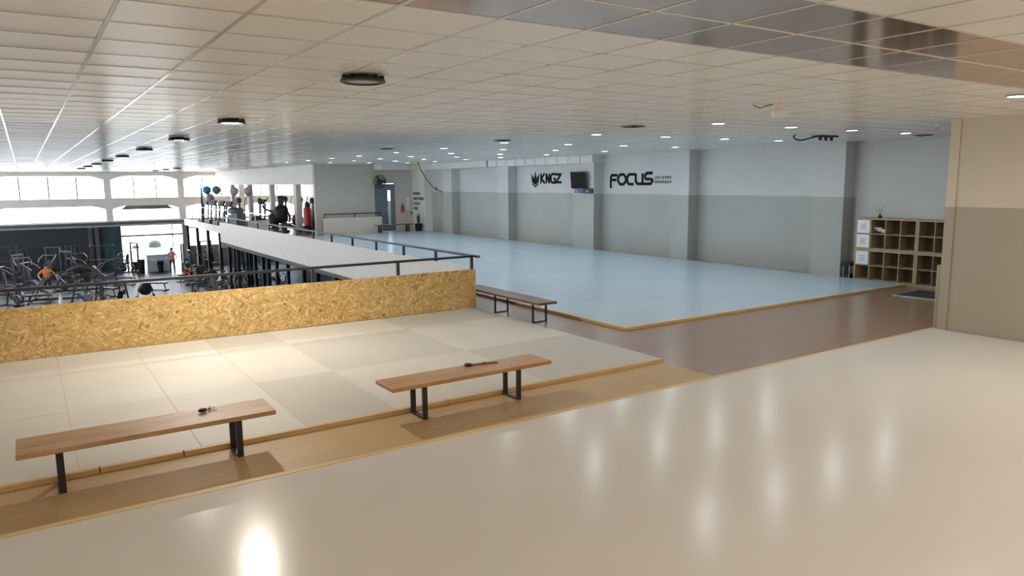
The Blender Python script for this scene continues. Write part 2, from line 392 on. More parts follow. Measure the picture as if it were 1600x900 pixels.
# ------------------------------------------------------------------ glazed end wall
bays = [(-8.0, -2.3), (-1.84, 4.66), (5.09, 9.34), (9.77, 13.6), (14.0, 17.7)]
def arch(x0, x1, z0, z1, drop, run):
    return [(x0, z0), (x1, z0), (x1, z1-drop), (x1-run*.5, z1-drop*.36), (x1-run, z1), (x0+run, z1), (x0+run*.5, z1-drop*.36), (x0, z1-drop)]
def filler(b, x0, x1, z0, z1, za, drop, run):     # wall left over round an arched opening inside z0..za
    for s_, xa in ((1, x0), (-1, x1)):
        pts = [(xa, z1-drop), (xa+s_*run*.5, z1-drop*.36), (xa+s_*run, z1), (xa+s_*run, za), (xa, za)]
        b.prism(pts if s_ > 0 else pts[::-1], lambda u, v, w_: (u, w_, v), YF, YF+.25)
    b.box(x0+run, YF, z1, x1-run, YF+.25, za)
b = MB(); edge = XL
for x0, x1 in bays:
    if x0 > edge: b.box(edge, YF, -.3, x0, YF+.25, 3.6)
    b.box(x0, YF, -.3, x1, YF+.25, .12); b.box(x0, YF, 1.22, x1, YF+.25, 1.67)
    filler(b, x0, x1, .12, 1.12, 1.22, .22, .8); filler(b, x0, x1, 1.67, 3.18, 3.6, .26, .9)
    edge = x1
b.box(edge, YF, -.3, XW, YF+.25, 3.6)
FAC = struct(b.build('wall_end', WHITE), 'white end wall with arched windows')
wn = 0
for x0, x1 in bays:
    for z0, z1, dr, rn in ((1.67, 3.18, .26, .9), (.12, 1.12, .22, .8)):
        wn += 1; W_ = root('window_%d' % wn)
        n = max(3, round((x1-x0)/1.6)); st = (x1-x0)/n
        if z0 > 1:
            for k in range(1, n):
                q = MB(); q.box(x0+st*k-.04, YF+.03, z0, x0+st*k+.04, YF+.13, z1-.02); q.build('mullion', FRAME if x0 > 4 else FRAMED, W_)
        for k in range(n):
            a, c = x0+st*k, x0+st*(k+1)
            def top(x): 
                e = min(x-x0, x1-x); 
                return z1 if e >= rn else (z1-dr*.36+(e-rn*.5)/(rn*.5)*dr*.36 if e > rn*.5 else z1-dr+e/(rn*.5)*dr*.64)
            xs = sorted(set([a, c]+[x for x in (x0+rn*.5, x0+rn, x1-rn*.5, x1-rn) if a < x < c]))
            q = MB(); q.prism([(a, z0)]+[(c, z0)]+[(x, top(x)) for x in xs[::-1]], lambda u, v, w_: (u, w_, v), YF+.10, YF+.106); q.build('pane', GLASS, W_)
# ground floor of the end wall
b = MB(); b.box(XL, YF, ZG, 5.40, YF+.25, -.3); struct(b.build('wall_end_lower', DARKW), 'dark slate wall behind the weight machines')
b = MB(); b.box(4.35, YF-.05, ZG, 5.40, YF-.002, -.3); struct(b.build('wall_panel', TEALW), 'teal painted panel beside the gym door')
for x in (3.45, 3.85):
    b = MB(); b.box(x, YF-.22, ZG, x+.22, YF-.002, -.3); struct(b.build('trim_%d' % (4+int(x > 3.6)), FRAMED), 'dark upright on the slate wall, %s' % ('left of the pair' if x < 3.6 else 'right of the pair'))
b = MB(); b.box(9.44, YF-.1, ZG, 9.80, YF+.25, -.3); b.box(9.8, YF, ZG, XW, YF+.25, -1.9); struct(b.build('wall_end_base', plain('grey base wall', (.30, .30, .31), .6)), 'grey base wall under the lower windows')
for n, (x0, x1) in enumerate(((9.8, 12.2), (12.35, 14.9), (15.05, 17.7))):
    W_ = root('window_%d' % (wn+1+n))
    q = MB(); q.box(x0, YF+.1, -1.9, x1, YF+.106, -.31); q.build('pane', GLASS, W_)
    q = MB(); q.box(x0, YF+.05, -.62, x1, YF+.15, -.54); q.box(x1, YF+.05, -1.9, x1+.15, YF+.15, -.3); q.build('window_frame', FRAMED, W_)
d = root('door_2')
q = MB(); q.box(5.40, YF+.02, -1.06, 9.44, YF+.16, -.94); q.box(8.74, YF+.05, ZG, 8.80, YF+.12, -.3); q.box(5.40, YF+.05, ZG, 5.48, YF+.14, -.3); q.build('door_frame', FRAMED, d)
q = MB(); q.box(5.48, YF+.08, -.94, 8.74, YF+.085, -.3); q.box(8.80, YF+.08, -.94, 9.44, YF+.085, -.3); q.build('pane', GLASS, d)
q = MB(); q.box(8.80, YF+.08, ZG+.02, 9.44, YF+.085, -1.06); q.build('pane', GLASS, d)
b = MB(); b.box(XL, YF-.35, -.14, XV2+.2, YF-.002, .03); struct(b.build('ledge', FRAMED), 'dark ledge along the end wall above the gym')
# curved awning outside the second lower window, low walls outside the door
t = thing('awning', 'dark grey curved awning outside the lower arched window', 'awning', (7.3, YF+.26, .95))
b = MB(); b.prism([(-1.7, -.1), (1.7, -.1), (1.35, .16), (.7, .22), (-.7, .22), (-1.35, .16)], lambda u, v, w_: (u, w_, v), 0, .5); b.build('canopy', CONSOLE, t)
t = thing('planter_wall', 'pale blue grey low planter wall seen through the gym door', 'planter', (6.6, YF+7, ZG-.05))
b = MB(); b.box(-.6, 0, 0, 3.2, .5, 1.0); b.build('wall', plain('pale planter', (.5, .56, .62), .7), t, bevel=.03)
b = MB(); b.ball((1.9, .25, 1.2), .5, .3, .42, 10, 6); b.ball((.5, .25, 1.05), .3, .2, .22, 8, 5); b.build('shrub', PLANTG, t)

# ------------------------------------------------------------------ ceiling
TX, TY, X0, Y0 = .622, .593, .475, 3.643
b = MB(); b.box(XL-.2, YB-.2, 3.53, XW+.2, YF+.25, 3.62)
CEIL = struct(b.build('ceiling', WHITE), 'white tiled suspended ceiling')
tiles = []
ix0, ix1 = math.floor((XL-X0)/TX), math.ceil((XW-X0)/TX)
iy0, iy1 = math.floor((YB-Y0)/TY), math.ceil((YF-Y0)/TY)
for i in range(ix0, ix1):
    for j in range(iy0, iy1):
        xa, xb = max(X0+i*TX, XL), min(X0+(i+1)*TX, XW); ya, yb = max(Y0+j*TY, YB), min(Y0+(j+1)*TY, YF)
        if xb-xa < .03 or yb-ya < .03: continue
        p = project(((xa+xb)/2, (ya+yb)/2, ZC)); dark = j in (-1, -2)
        seen = p is not None and -60 < p[0] < 1660 and -60 < p[1] < 300
        tiles.append((p[2] if seen else 1e6, dark, xa, ya, xb, yb))
tiles.sort(key=lambda q: q[0])
full = {}
rest = MB(); n = 0; rest_dark = MB()
def tile_shape(b, w_, l_):
    b.add([(.013,.010,0),(w_-.013,.010,0),(w_-.013,l_-.010,0),(.013,l_-.010,0),(0,0,.012),(w_,0,.012),(w_,l_,.012),(0,l_,.012)],
          [(0,3,2,1),(0,1,5,4),(1,2,6,5),(2,3,7,6),(3,0,4,7)])
for k, (d_, dark, xa, ya, xb, yb) in enumerate(tiles):
    if n < 300 and d_ < 1e5:
        n += 1; key = (dark, round(xb-xa, 3), round(yb-ya, 3))
        if key not in full:
            q = MB(); tile_shape(q, xb-xa, yb-ya); me = q.mesh('ceiling_tile'); me.materials.append(DARKT if dark else TILE); full[key] = me
        o = bpy.data.objects.new('ceiling_tile', full[key]); COL.objects.link(o); o.parent = CEIL
        o.location = (xa, ya, ZC+.0025+(0 if dark else random.uniform(0, .0015)))
        o.rotation_euler = (random.uniform(-.0012, .0022), random.uniform(-.0022, .0012), 0)
    else:
        q = rest_dark if dark else rest; q.mx = Matrix.Translation((xa, ya, ZC+.0025+random.uniform(0, .0015))) @ Matrix.Rotation(random.uniform(-.003, .003), 4, 'X'); tile_shape(q, xb-xa, yb-ya)
tag(rest.build('ceiling_tile_field', TILE, CEIL), kind='stuff'); tag(rest_dark.build('mirror_tile_field', DARKT, CEIL), kind='stuff')
mr = MB(); mr.box(-.012, YB, 0, .012, YF, .03); me1 = mr.mesh('ceiling_runner'); me1.materials.append(TEE)
for i in range(ix0+1, ix1):
    o = bpy.data.objects.new('ceiling_runner', me1); COL.objects.link(o); o.parent = CEIL; o.location = (X0+i*TX, 0, ZC)
mc = MB(); mc.box(XL, -.009, 0, XW, .009, .03); me2 = mc.mesh('cross_tee'); me2.materials.append(TEE)
me3 = mc.mesh('cross_tee'); me3.materials.append(TEE2)
for j in range(iy0+1, iy1):
    o = bpy.data.objects.new('cross_tee', me3 if j in (-1,) else me2); COL.objects.link(o); o.parent = CEIL; o.location = (0, Y0+j*TY, ZC+.0005)

# ------------------------------------------------------------------ lamps
def area(name, parent, loc, size, watts, col):
    l = bpy.data.lights.new(name, 'AREA'); l.shape = 'DISK'; l.size = size; l.energy = watts; l.color = col
    o = bpy.data.objects.new(name, l); COL.objects.link(o); o.parent = parent; o.location = loc; return o
def downlight():
    t = thing('downlight', 'x', 'light')
    b = MB(); b.lathe([(.115, -.004), (.12, -.012), (.10, -.016), (.098, -.006)], n=20); b.build('rim', WHITEP, t, True)
    b = MB(); b.lathe([(.001, -.010), (.098, -.012), (.098, -.006), (.001, -.006)], n=20); b.build('lens', LEDM, t)
    return t
dl = downlight(); first = True
XS, YS = (9.55, 11.45, 13.3, 15.2), (8.33, 11.4, 14.75, 17.75, 20.8, 23.75, 26.4, 29.1, 31.9)
for j, y in enumerate(YS):
    for i, x in enumerate(XS):
        o = place(dl, first, (x, y, ZC), 0, 'round downlight over the blue mat, %s row from the front, %s from the lettered wall' % (ORD[j], ORD[3-i]), 'downlights over the blue mat'); first = False
        area('downlight_lamp', o, (0, 0, -.02), .19, LED_W, COOL)
for x, y, lab in ((9.51, 3.96, 'round downlight alone near the right edge of the ceiling'), (11.6, 1.9, 'added unseen downlight in the ceiling beside the beige wall'),
        (7.2, .6, 'added unseen downlight in the ceiling right of the viewer'), (3.4, .2, 'added unseen downlight in the ceiling just behind the viewer'), (-1.2, .4, 'added unseen downlight in the ceiling left behind the viewer'), (-4.5, 3.4, 'added unseen downlight in the ceiling far left of the viewer'),
        (9.8, -1.9, 'added unseen downlight in the ceiling far behind on the right'), (5.4, -2.2, 'added unseen downlight in the ceiling far behind the viewer')):
    o = place(dl, False, (x, y, ZC), 0, lab, 'downlights over the cream mat'); area('downlight_lamp', o, (0, 0, -.02), .19, NEAR_W, WARM)  # all but the first are unseen lamps, added to light the foreground
def baylamp(on):
    t = thing('high_bay_lamp', 'x', 'light'); t.scale = (.92, .92, .68)
    b = MB(); b.lathe([(.10, -.001), (.15, -.012), (.175, -.030), (.205, -.050), (.212, -.078), (.19, -.092), (.172, -.092), (.165, -.070), (.001, -.068)], n=28); b.build('housing', STEEL, t, True)
    b = MB(); b.lathe([(.001, -.075), (.13, -.075), (.163, -.073), (.163, -.0705), (.001, -.0705)], n=28); b.build('lens', BAYM if on else BAYOFF, t)
    b = MB()
    for k in range(10):
        a = 2*PI*k/10; b.cbox((.17*math.cos(a), .17*math.sin(a), -.030), (.06, .012, .045), Matrix.Rotation(a, 3, 'Z'))
    tag(b.build('cooling_fins', STEEL, t), kind='stuff')
    return t
bl = [baylamp(False), baylamp(True)]; fl = [True, True]
rows = [(2.52, 6.12, 0), (2.55, 11.05, 1), (2.62, 15.7, 1), (2.62, 20.6, 1), (2.65, 25.8, 1), (2.65, 30.6, 1), (2.65, 35.4, 1), (2.65, 40.2, 1), (2.65, 45.0, 1)]
for k, (x, y, on) in enumerate(rows):
    o = place(bl[on], fl[on], (x, y, ZC), 0, 'black round high bay lamp, %s in the long row from the viewer' % ORD[k], 'high bay lamps in the long row'); fl[on] = False
    if on: area('high_bay_light', o, (0, 0, -.078), .22, BAY_W if k == 1 else 70, WARM if k == 1 else (1, .95, .88))
for k, (x, y) in enumerate(((7.1, 43.8), (7.1, 47.6), (7.1, 51.6))):
    place(bl[0], False, (x, y, ZC), 0, 'black round lamp near the arched windows, %s from the viewer' % ORD[k], 'high bay lamps in the short row')

# ------------------------------------------------------------------ board barrier and rails
OSBM = osb()
t = thing('osb_barrier', 'long strand board barrier with black top rail over the opening', 'barrier', (0, YO, 0))
for k, (a, c) in enumerate(((-8, -4.0), (-3.99, .065), (.07, 4.04), (4.045, XV+.02))):
    b = MB(); b.box(a, -.012, .052, c, .006, .83-.004*(k % 2)); b.build('board', OSBM, t)
b = MB(); b.box(-8, .007, .052, XV+.02, .06, .80); b.build('backing_frame', SLAB, t)
b = MB(); b.sbar((-8, .06, 1.08), (XV+.02, .06, 1.08), .06, .045); b.build('top_rail', RAIL, t, bevel=.006)
for x in [XV-.03, 5.78, 4.14, 2.5, .86, -.78, -2.4, -4.0, -5.7]:
    b = MB(); b.box(x-.025, .035, .8, x+.025, .085, 1.06); b.build('rail_post', RAIL, t)
t = thing('balcony_parapet', 'white balcony parapet with black rail beside the blue mat', 'parapet', (XV, YO+.1, 0))
b = MB(); b.box(-.04, 0, -.06, .03, YJ-YO-.1, .845); b.build('board', plain('white parapet board', (.70, .69, .67), .45, var=.03), t)
b = MB(); b.box(-.03, 0, -.17, -.001, YJ-YO-.1, -.062); b.build('edge_beam', SLAB, t)
b = MB(); b.sbar((.0, -.28, 1.085), (.0, YJ-YO-.1, 1.085), .06, .045); tr_ = b.build('top_rail', RAIL, t, bevel=.006)
b = MB(); b.box(-.031, -.284, 1.062, .031, -.281, 1.108); b.build('rail_end', plain('rusty rail end', (.30, .12, .06), .7), tr_)
y = 14.28
while y < YJ:
    b = MB(); b.box(-.025, y-YO-.125, .845, .025, y-YO-.075, 1.065); b.build('rail_post', RAIL, t); y += 1.64
t = thing('balcony_rail', 'pale open rail along the cardio floor edge', 'railing', (XV2, YJ, 0))
b = MB(); b.box(-.06, 0, -.34, .0, YF-YJ-.3, .10); b.build('edge_board', WHITE, t)
b = MB(); b.sbar((0, 0, 1.08), (0, YF-YJ-.3, 1.08), .06, .05); b.build('top_rail', GREYM, t)
b = MB(); b.sbar((0, 0, .6), (0, YF-YJ-.3, .6), .03, .03); b.build('middle_rail', RAIL, t)
for k in range(10):
    b = MB(); b.box(-.025, .05+k*2.4, .1, .025, .10+k*2.4, 1.06); b.build('rail_post', GREYM, t)
b = MB(); b.box(XV, YJ-.02, -.34, XV2, YJ+.05, .845); struct(b.build('wall_parapet_end', WHITE), 'white end piece of the balcony parapet')
# low cream wall with rail in front of the blue door
t = thing('stair_parapet', 'low cream wall with black handrail left of the blue door', 'parapet', (12.2, 35.2, 0))
b = MB(); b.box(0, 0, 0, 3.05, .12, .84); b.build('wall', CREAM, t)
b = MB(); b.sbar((0, .06, 1.03), (3.05, .06, 1.03), .05, .05); b.build('handrail', RAIL, t)
for x in (.03, 1.6, 3.0):
    b = MB(); b.box(x-.02, .04, .84, x+.02, .08, 1.01); b.build('rail_post', RAIL, t)
# glazed partition under the balcony
t = thing('glass_partition', 'black framed glass partition under the balcony', 'partition', (XV+.25, 20, ZG))
yy = [21.3, 23.0, 24.4, 26.2, 27.6, 29.5, 30.7, 32.0, 33.6, 35.2]
for k, y in enumerate(yy):
    b = MB(); b.box(-.06, y-20-.05, 0, .06, y-20+.05, -.17-ZG); b.build('post', STEEL, t)
    if k: 
        b = MB(); b.box(-.006, yy[k-1]-20+.05, .1, .006, y-20-.05, -.29-ZG); b.build('pane', GLASSD, t)
b = MB(); b.box(-.05, 1.3, -.29-ZG, .05, 15.2, -.17-ZG); b.box(-.05, 1.3, 0, .05, 15.2, .09); b.build('track', STEEL, t)
t = thing('glass_partition', 'black framed glass partition under the cardio floor edge', 'partition', (XV2+.12, 36, ZG))
for k, y in enumerate((.5, 3.9, 7.4, 11.0, 14.5, 18.0, 21.6)):
    b = MB(); b.box(-.09, y-.10, 0, .09, y+.10, -.17-ZG); b.build('post', STEEL, t)

# ------------------------------------------------------------------ benches
def bench(label, m, L, D, h, legs, legd, loc, rz=0, legw=.055):
    t = thing('bench', label, 'bench', loc, rz, 'wooden benches')
    b = MB(); b.box(0, 0, h-.045, L, D, h); b.build('plank', m, t, bevel=.006)
    y0, y1 = legd
    for x in legs:
        l = MB(); l.box(x-legw/2, y0, 0, x+legw/2, y0+.028, h-.046); l.box(x-legw/2, y1-.028, 0, x+legw/2, y1, h-.046)
        l.box(x-legw/2, y0+.028, 0, x+legw/2, y1-.028, .02); l.box(x-legw/2, y0+.028, h-.055, x+legw/2, y1-.028, h-.046)
        l.build('leg', STEEL, t)
    return t
bench('oiled wooden bench on black steel legs at the lower left', BENCH[0], 2.08, .47, .405, (.30, 1.74), (.03, .34), (-.24, 6.925, .006), 0)
bench('red brown wooden bench on black U legs in the middle of the oak strip', BENCH[1], 2.10, .44, .405, (.38, 1.62), (.0, .31), (3.055, 6.93, .006), .016)
bench('dark wooden bench on thin black legs at the end of the board barrier', BENCH[2], 2.75, .42, .40, (.26, 1.55), (.05, .37), (7.90, 10.5, 0), PI/2, .03)
bench('low dark bench in front of the blue door', BENCH[2], 2.0, .35, .40, (.22, 1.75), (.03, .32), (14.65, 34.45, .051), 0, .09)
# keys and small things left on the benches
def ring(b, c, R, r, rot=0, n=12):
    b.path([(c[0]+R*math.cos(a*2*PI/n), c[1]+R*math.sin(a*2*PI/n), c[2]) for a in range(n+1)], r, 5)
t = thing('key_bunch', 'small dark bunch of keys on the left front bench', 'keys', (1.27, 7.26, .412), .3)
b = MB(); b.ball((-.03, 0, .022), .045, .03, .020); b.build('fob', BLACK, t, True)
b = MB(); ring(b, (.025, .005, .012), .022, .004); kr = b.build('key_ring', CHROME, t)
for k, a in enumerate((-.3, .5, 1.3)):
    b = MB(); b.mx = Matrix.Translation((.03, .0, .010+k*.006)) @ Matrix.Rotation(a-.4, 4, 'Z'); b.box(.015, -.005, 0, .075, .005, .003); b.lathe([(.001, 0), (.014, 0), (.014, .003), (.001, .003)], (.01, 0, 0), 10); b.build('key', BLACK, kr)
t = thing('key_fob', 'round black fob with keys on the middle bench', 'keys', (4.20, 7.33, .412), -.25)
b = MB(); b.lathe([(.001, 0), (.045, .002), (.05, .014), (.04, .024), (.001, .026)], n=20); b.build('fob', BLACK, t, True)
b = MB(); b.path([(.045, 0, .006), (.09, .01, .006), (.14, .0, .006), (.18, .01, .006)], .006, 6); b.build('strap', plain('brown strap', (.12, .07, .035), .6), t)
b = MB(); ring(b, (.205, .01, .008), .028, .006); kr = b.build('key_ring', plain('bronze ring', (.22, .13, .07), .4, .7), t)
for a in (.05, -.12):
    b = MB(); b.mx = Matrix.Translation((.225, .01, .004)) @ Matrix.Rotation(a, 4, 'Z'); b.box(0, -.007, 0, .14, .007, .008); b.build('key', plain('old brass', (.12, .075, .04), .4, .6), kr)

# ------------------------------------------------------------------ cube shelves on the long wall
def shelf(label, y0, y1, z0, z1, nc, boxes=()):
    D = .385; t = thing('cube_shelf', label, 'shelf', (XW-.005, y1, z0), -PI/2, 'birch cube shelves')   # local x runs along -Y, local y to +X
    L = y1-y0; H = z1-z0; e = .04; d = .018
    fy = -D
    for a in (0, L-e):
        b = MB(); b.box(a, fy, 0, a+e, -.01, H); b.build('side_panel', BEECH, t)
    b = MB(); b.box(e, fy, H-e, L-e, -.01, H); b.build('top_panel', BEECH, t)
    b = MB(); b.box(e, fy, 0, L-e, -.01, e); b.build('bottom_panel', BEECH, t)
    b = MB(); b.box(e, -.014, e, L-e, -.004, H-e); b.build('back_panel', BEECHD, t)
    st = (L-2*e-(nc-1)*d)/nc
    for k in range(1, nc):
        x = e+k*st+(k-1)*d; b = MB(); b.box(x, fy, e, x+d, -.015, H-e); b.build('divider', BEECH, t)
    zm = H/2
    for k in range(nc):
        x = e+k*(st+d); b = MB(); b.box(x, fy+.003, zm-d/2, x+st, -.015, zm+d/2); b.build('shelf_board', BEECH, t)
    return t, st, zm, e, d
TOPL = shelf('upper left birch cube shelf with two white boxes', 9.09, 10.62, .80, 1.58, 4)
BOTL = shelf('lower left birch cube shelf with one white box', 9.09, 10.62, .02, .795, 4)
shelf('upper right birch cube shelf beside the beige wall', 7.56, 9.085, .80, 1.58, 4)
shelf('lower right birch cube shelf beside the beige wall', 7.56, 9.085, .02, .795, 4)
b = MB(); b.box(XW-.39, 7.56, 0, XW-.005, 10.62, .02); tag(b.build('shelf_plinth', BEECH), 'thin birch base board under the cube shelves', 'plinth')
for lab, z in (('white storage box with nine holes, topmost in the shelf', 1.205), ('white storage box with nine holes, middle of three', .845), ('white storage box with nine holes, lowest of three', .425)):
    t = thing('storage_box', lab, 'box', (XW-.395, 10.575, z), -PI/2, 'white storage boxes'); s = .325
    b = MB()
    b.box(0, .012, 0, s, .33, .005); b.box(0, .012, .005, .006, .33, s-.01); b.box(s-.006, .012, .005, s, .33, s-.01); b.box(.006, .324, .005, s-.006, .33, s-.01); b.build('body', WHITEP, t)
    # front panel with nine square holes
    b = MB(); cs = [s/2+(k-1)*.052 for k in range(3)]; hw = .013
    edges = [0]+[v for c in cs for v in (c-hw, c+hw)]+[s]
    for i in range(7):
        for j in range(7):
            if i % 2 and j % 2: continue
            b.box(edges[i], 0, edges[j], edges[i+1], .012, edges[j+1])
    fp_ = b.build('front_panel', WHITEP, t)
    b = MB()
    for i in range(3):
        for j in range(3): b.box(cs[i]-hw, .010, cs[j]-hw, cs[i]+hw, .0118, cs[j]+hw)
    b.build('hole_backing', CONSOLE, fp_)
t = thing('crumpled_paper', 'white crumpled cloth lying in the upper cube shelf', 'cloth', (XW-.28, 9.99, 1.204))
b = MB(); b.mx = Matrix.Translation((0, 0, 0)); b.ball((0, -.06, .055), .07, .08, .055, 9, 6); b.ball((-.02, .06, .10), .05, .08, .05, 9, 6)
for k, v in enumerate(b.v): b.v[k] = (v[0]+random.uniform(-.012, .012), v[1]+random.uniform(-.012, .012), max(0, v[2]+random.uniform(-.012, .012)))
b.build('cloth_mass', WRINK, t)
b = MB(); b.path([(0, .1, .12), (-.01, .15, .135), (-.02, .18, .10)], .02, 6); b.build('cloth_corner', WRINK, t)
t = thing('twig_vase', 'small dark vase with bare twigs on top of the shelves', 'vase', (XW-.2, 10.12, 1.58))
b = MB(); b.lathe([(.03, 0), (.05, .02), (.045, .05), (.02, .07), (.025, .08)], n=12); b.build('vase', BLACK, t, True)
for e in ((-.02, .14, .26), (.03, .05, .24), (0, -.07, .28)):
    b = MB(); b.path([(0, 0, .07), (e[0]*.4, e[1]*.4, .16), e], .005, 5); b.build('twig', BENCH[2], t)
t = thing('small_stand', 'small black stool like stand between pilaster and cube shelf', 'stand', (XW-.3, 10.79, 0))
b = MB(); b.cbox((0, 0, .40), (.34, .26, .09)); b.build('top', BLACK, t, bevel=.02)
for x, y in ((-.12, -.08), (.12, -.08), (.12, .08), (-.12, .08)):
    b = MB(); b.bar((x, y, 0), (x, y, .36), .012); b.build('leg', GREYM, t)
b = MB(); b.cbox((0, 0, .07), (.2, .16, .14)); b.build('base_box', BLACK, t)
t = thing('door_mat', 'dark door mat with pale edge in front of the cube shelves', 'mat', (16.35, 8.25, .001), .05)
b = MB(); b.box(-.55, -.42, 0, .55, .42, .012); b.build('pile', plain('dark mat pile', (.05, .04, .045), .9), t)
b = MB(); b.box(-.60, -.47, 0, -.55, .47, .016); b.box(.55, -.47, 0, .60, .47, .016); b.box(-.55, -.47, 0, .55, -.42, .016); b.box(-.55, .42, 0, .55, .47, .016); b.build('edge', GREYM, t)

# ------------------------------------------------------------------ lettering on the long wall
TM = Matrix(((0, 0, -1), (-1, 0, 0), (0, 1, 0)))
def wallfn(x, y0, z0):
    return lambda u, v, w_: (x-w_, y0-u, z0+v)
def strokes(b, fn, pts, wd, closed=False):
    P = [Vector((p[0], p[1])) for p in pts]; n = len(P); L = []; R = []
    for i in range(n):
        dirs = []
        if i > 0 or closed: dirs.append((P[i]-P[i-1]).normalized())
        if i < n-1 or closed: dirs.append((P[(i+1) % n]-P[i]).normalized())
        nn = sum((Vector((-d.y, d.x)) for d in dirs), Vector((0, 0))).normalized()
        k = 1/max(.5, nn.dot(Vector((-dirs[0].y, dirs[0].x))))
        L.append(P[i]+nn*wd/2*k); R.append(P[i]-nn*wd/2*k)
    for i in range(n if closed else n-1):
        j = (i+1) % n
        b.prism([tuple(R[i]), tuple(R[j]), tuple(L[j]), tuple(L[i])], fn, .0005, .010)
def text(name, body, x, y0, z0, size, parent, mat_, stretch=1.0, off=0, space=1.0):
    c = bpy.data.curves.new(name, 'FONT'); c.body = body; c.size = size; c.extrude = .004; c.offset = off; c.space_character = space
    c.materials.append(mat_)
    tmp = bpy.data.objects.new(name, c); COL.objects.link(tmp); bpy.context.view_layer.update()
    me = bpy.data.meshes.new_from_object(tmp.evaluated_get(bpy.context.evaluated_depsgraph_get())); bpy.data.objects.remove(tmp); bpy.data.curves.remove(c)
    me.materials.clear(); me.materials.append(mat_)
    o = bpy.data.objects.new(name, me); COL.objects.link(o)
    o.matrix_world = Matrix.Translation((x-.005, y0, z0)) @ TM.to_4x4() @ Matrix.Diagonal((stretch, 1, 1, 1))
    if parent: o.parent = parent; o.matrix_parent_inverse = parent.matrix_world.inverted()
    return o
X_ = XW-.001
t = thing('wall_lettering', 'large black FOCUS lettering with two small lines on the wall', 'sign', (0, 0, 0))
H = .46; g = .085
def letters(t, y0, z0, defs, wd, mat_=INK):
    for nm, groups in defs:
        b = MB()
        for pts, cl in groups: strokes(b, wallfn(X_, y0, z0), pts, wd, cl)
        b.build(nm, mat_, t)
def rr(x0, y0, x1, y1, c=.08): return [(x0+c, y0), (x1-c, y0), (x1, y0+c), (x1, y1-c), (x1-c, y1), (x0+c, y1), (x0, y1-c), (x0, y0+c)]
hh = .36; e = .042
letters(t, 20.36, 2.40, [
    ('letter', [([(.02, -.12), (.0, -.02), (.0, hh-.10), (.05, hh-.02), (.36, hh-.02)], 0), ([(.02, hh*.48), (.30, hh*.48)], 0)]),
    ('letter', [(rr(.39, .02, .80, hh-.0, .11), 1)]),
    ('letter', [([(1.20, .02), (.96, .02), (.87, .11), (.87, hh-.09), (.96, hh+.0), (1.27, hh+.0)], 0)]),
    ('letter', [([(1.30, hh+.03), (1.30, .12), (1.39, .03), (1.60, .03), (1.64, .08), (1.64, hh+.03)], 0)]),
    ('letter', [([(2.12, hh+.03), (1.84, hh+.03), (1.76, hh-.05), (1.76, hh*.66), (1.82, hh*.53), (2.04, hh*.53), (2.12, hh*.42), (2.12, .12), (2.03, .03), (1.64, .03)], 0)])], .098)
text('small_lettering', 'JIU JITSU', X_, 18.12, 2.60, .115, t, INK, 1.25, .003, 1.35)
text('small_lettering', 'HEADQUARTER', X_, 18.12, 2.455, .115, t, INK, 1.15, .003, 1.35)
t = thing('wall_lettering', 'black KNGZ logo with crown emblem on the wall', 'sign', (0, 0, 0))
b = MB(); F_ = wallfn(X_, 25.36, 2.34)
b.prism([(0, .52), (.04, .20), (.16, .11), (.28, .06), (.28, .40), (.19, .30), (.16, .36)], F_, .0005, .010)
b.prism([(.56, .52), (.40, .36), (.37, .30), (.28, .40), (.28, .06), (.40, .11), (.52, .20)][::1], F_, .0005, .010)
b.prism([(.28, .62), (.19, .31), (.28, .20), (.37, .31)], F_, .0005, .012)
b.prism([(.05, .14), (.28, .02), (.51, .14), (.51, .09), (.28, -.05), (.05, .09)], F_, .0005, .010)
b.build('crown_emblem', INK, t)
kh = .40
letters(t, 24.68, 2.46, [
    ('letter', [([(0, 0), (0, kh)], 0), ([(.02, kh*.48), (.25, kh)], 0), ([(.03, kh*.5), (.27, 0)], 0)]),
    ('letter', [([(.37, 0), (.37, kh)], 0), ([(.37, kh-.02), (.58, .02)], 0), ([(.58, 0), (.58, kh)], 0)]),
    ('letter', [([(1.0, kh-.03), (.76, kh-.03), (.69, kh-.11), (.69, .11), (.76, .03), (.96, .03), (.96, .18), (.86, .18)], 0)]),
    ('letter', [([(1.0, kh-.045), (1.38, kh-.045)], 0), ([(1.33, kh-.06), (1.05, .06)], 0), ([(1.0, .045), (1.40, .045)], 0)])], .096)
t = thing('wall_lettering', 'small black four line slogan on the white pilaster', 'sign', (0, 0, 0))
for k, s in enumerate(('WHERE —', 'GREATNESS', 'STARTS', 'HERE.')):
    text('slogan_line', s, XP-.011, 35.72, 1.90-k*.26, .20, t, INK, 1.15, .004)
t = thing('wall_lettering', 'tiny black mark above the grey paint', 'sign', (0, 0, 0))
text('mark', '+8', XW-.001, 34.1, 2.14, .22, t, INK, 1.2, .006)
# screen and plates on the pilaster
t = thing('wall_screen', 'black wall screen tilted out from the pilaster', 'screen', (XP, 21.45, 2.6))
b = MB(); b.mx = Matrix.Rotation(.22, 4, 'Z') @ Matrix.Rotation(-.10, 4, 'Y'); b.box(-.26, -.37, -.31, -.20, .37, .31); cs_ = b.build('casing', BLACK, t, bevel=.02)
b = MB(); b.mx = Matrix.Rotation(.22, 4, 'Z') @ Matrix.Rotation(-.10, 4, 'Y'); b.box(-.262, -.34, -.28, -.2605, .34, .28); b.build('display', SCREEN, cs_)
b = MB(); b.bar((-.2, 0, 0), (0, 0, .05), .03); b.box(-.03, -.1, -.1, 0, .1, .15); b.build('bracket', STEEL, t)
t = thing('sign_plate', 'small blue plate with white letters below the screen', 'sign', (XP, 21.66, 2.10))
b = MB(); b.box(-.02, -.25, 0, 0, .25, .15); b.build('plate', BLUES, t)
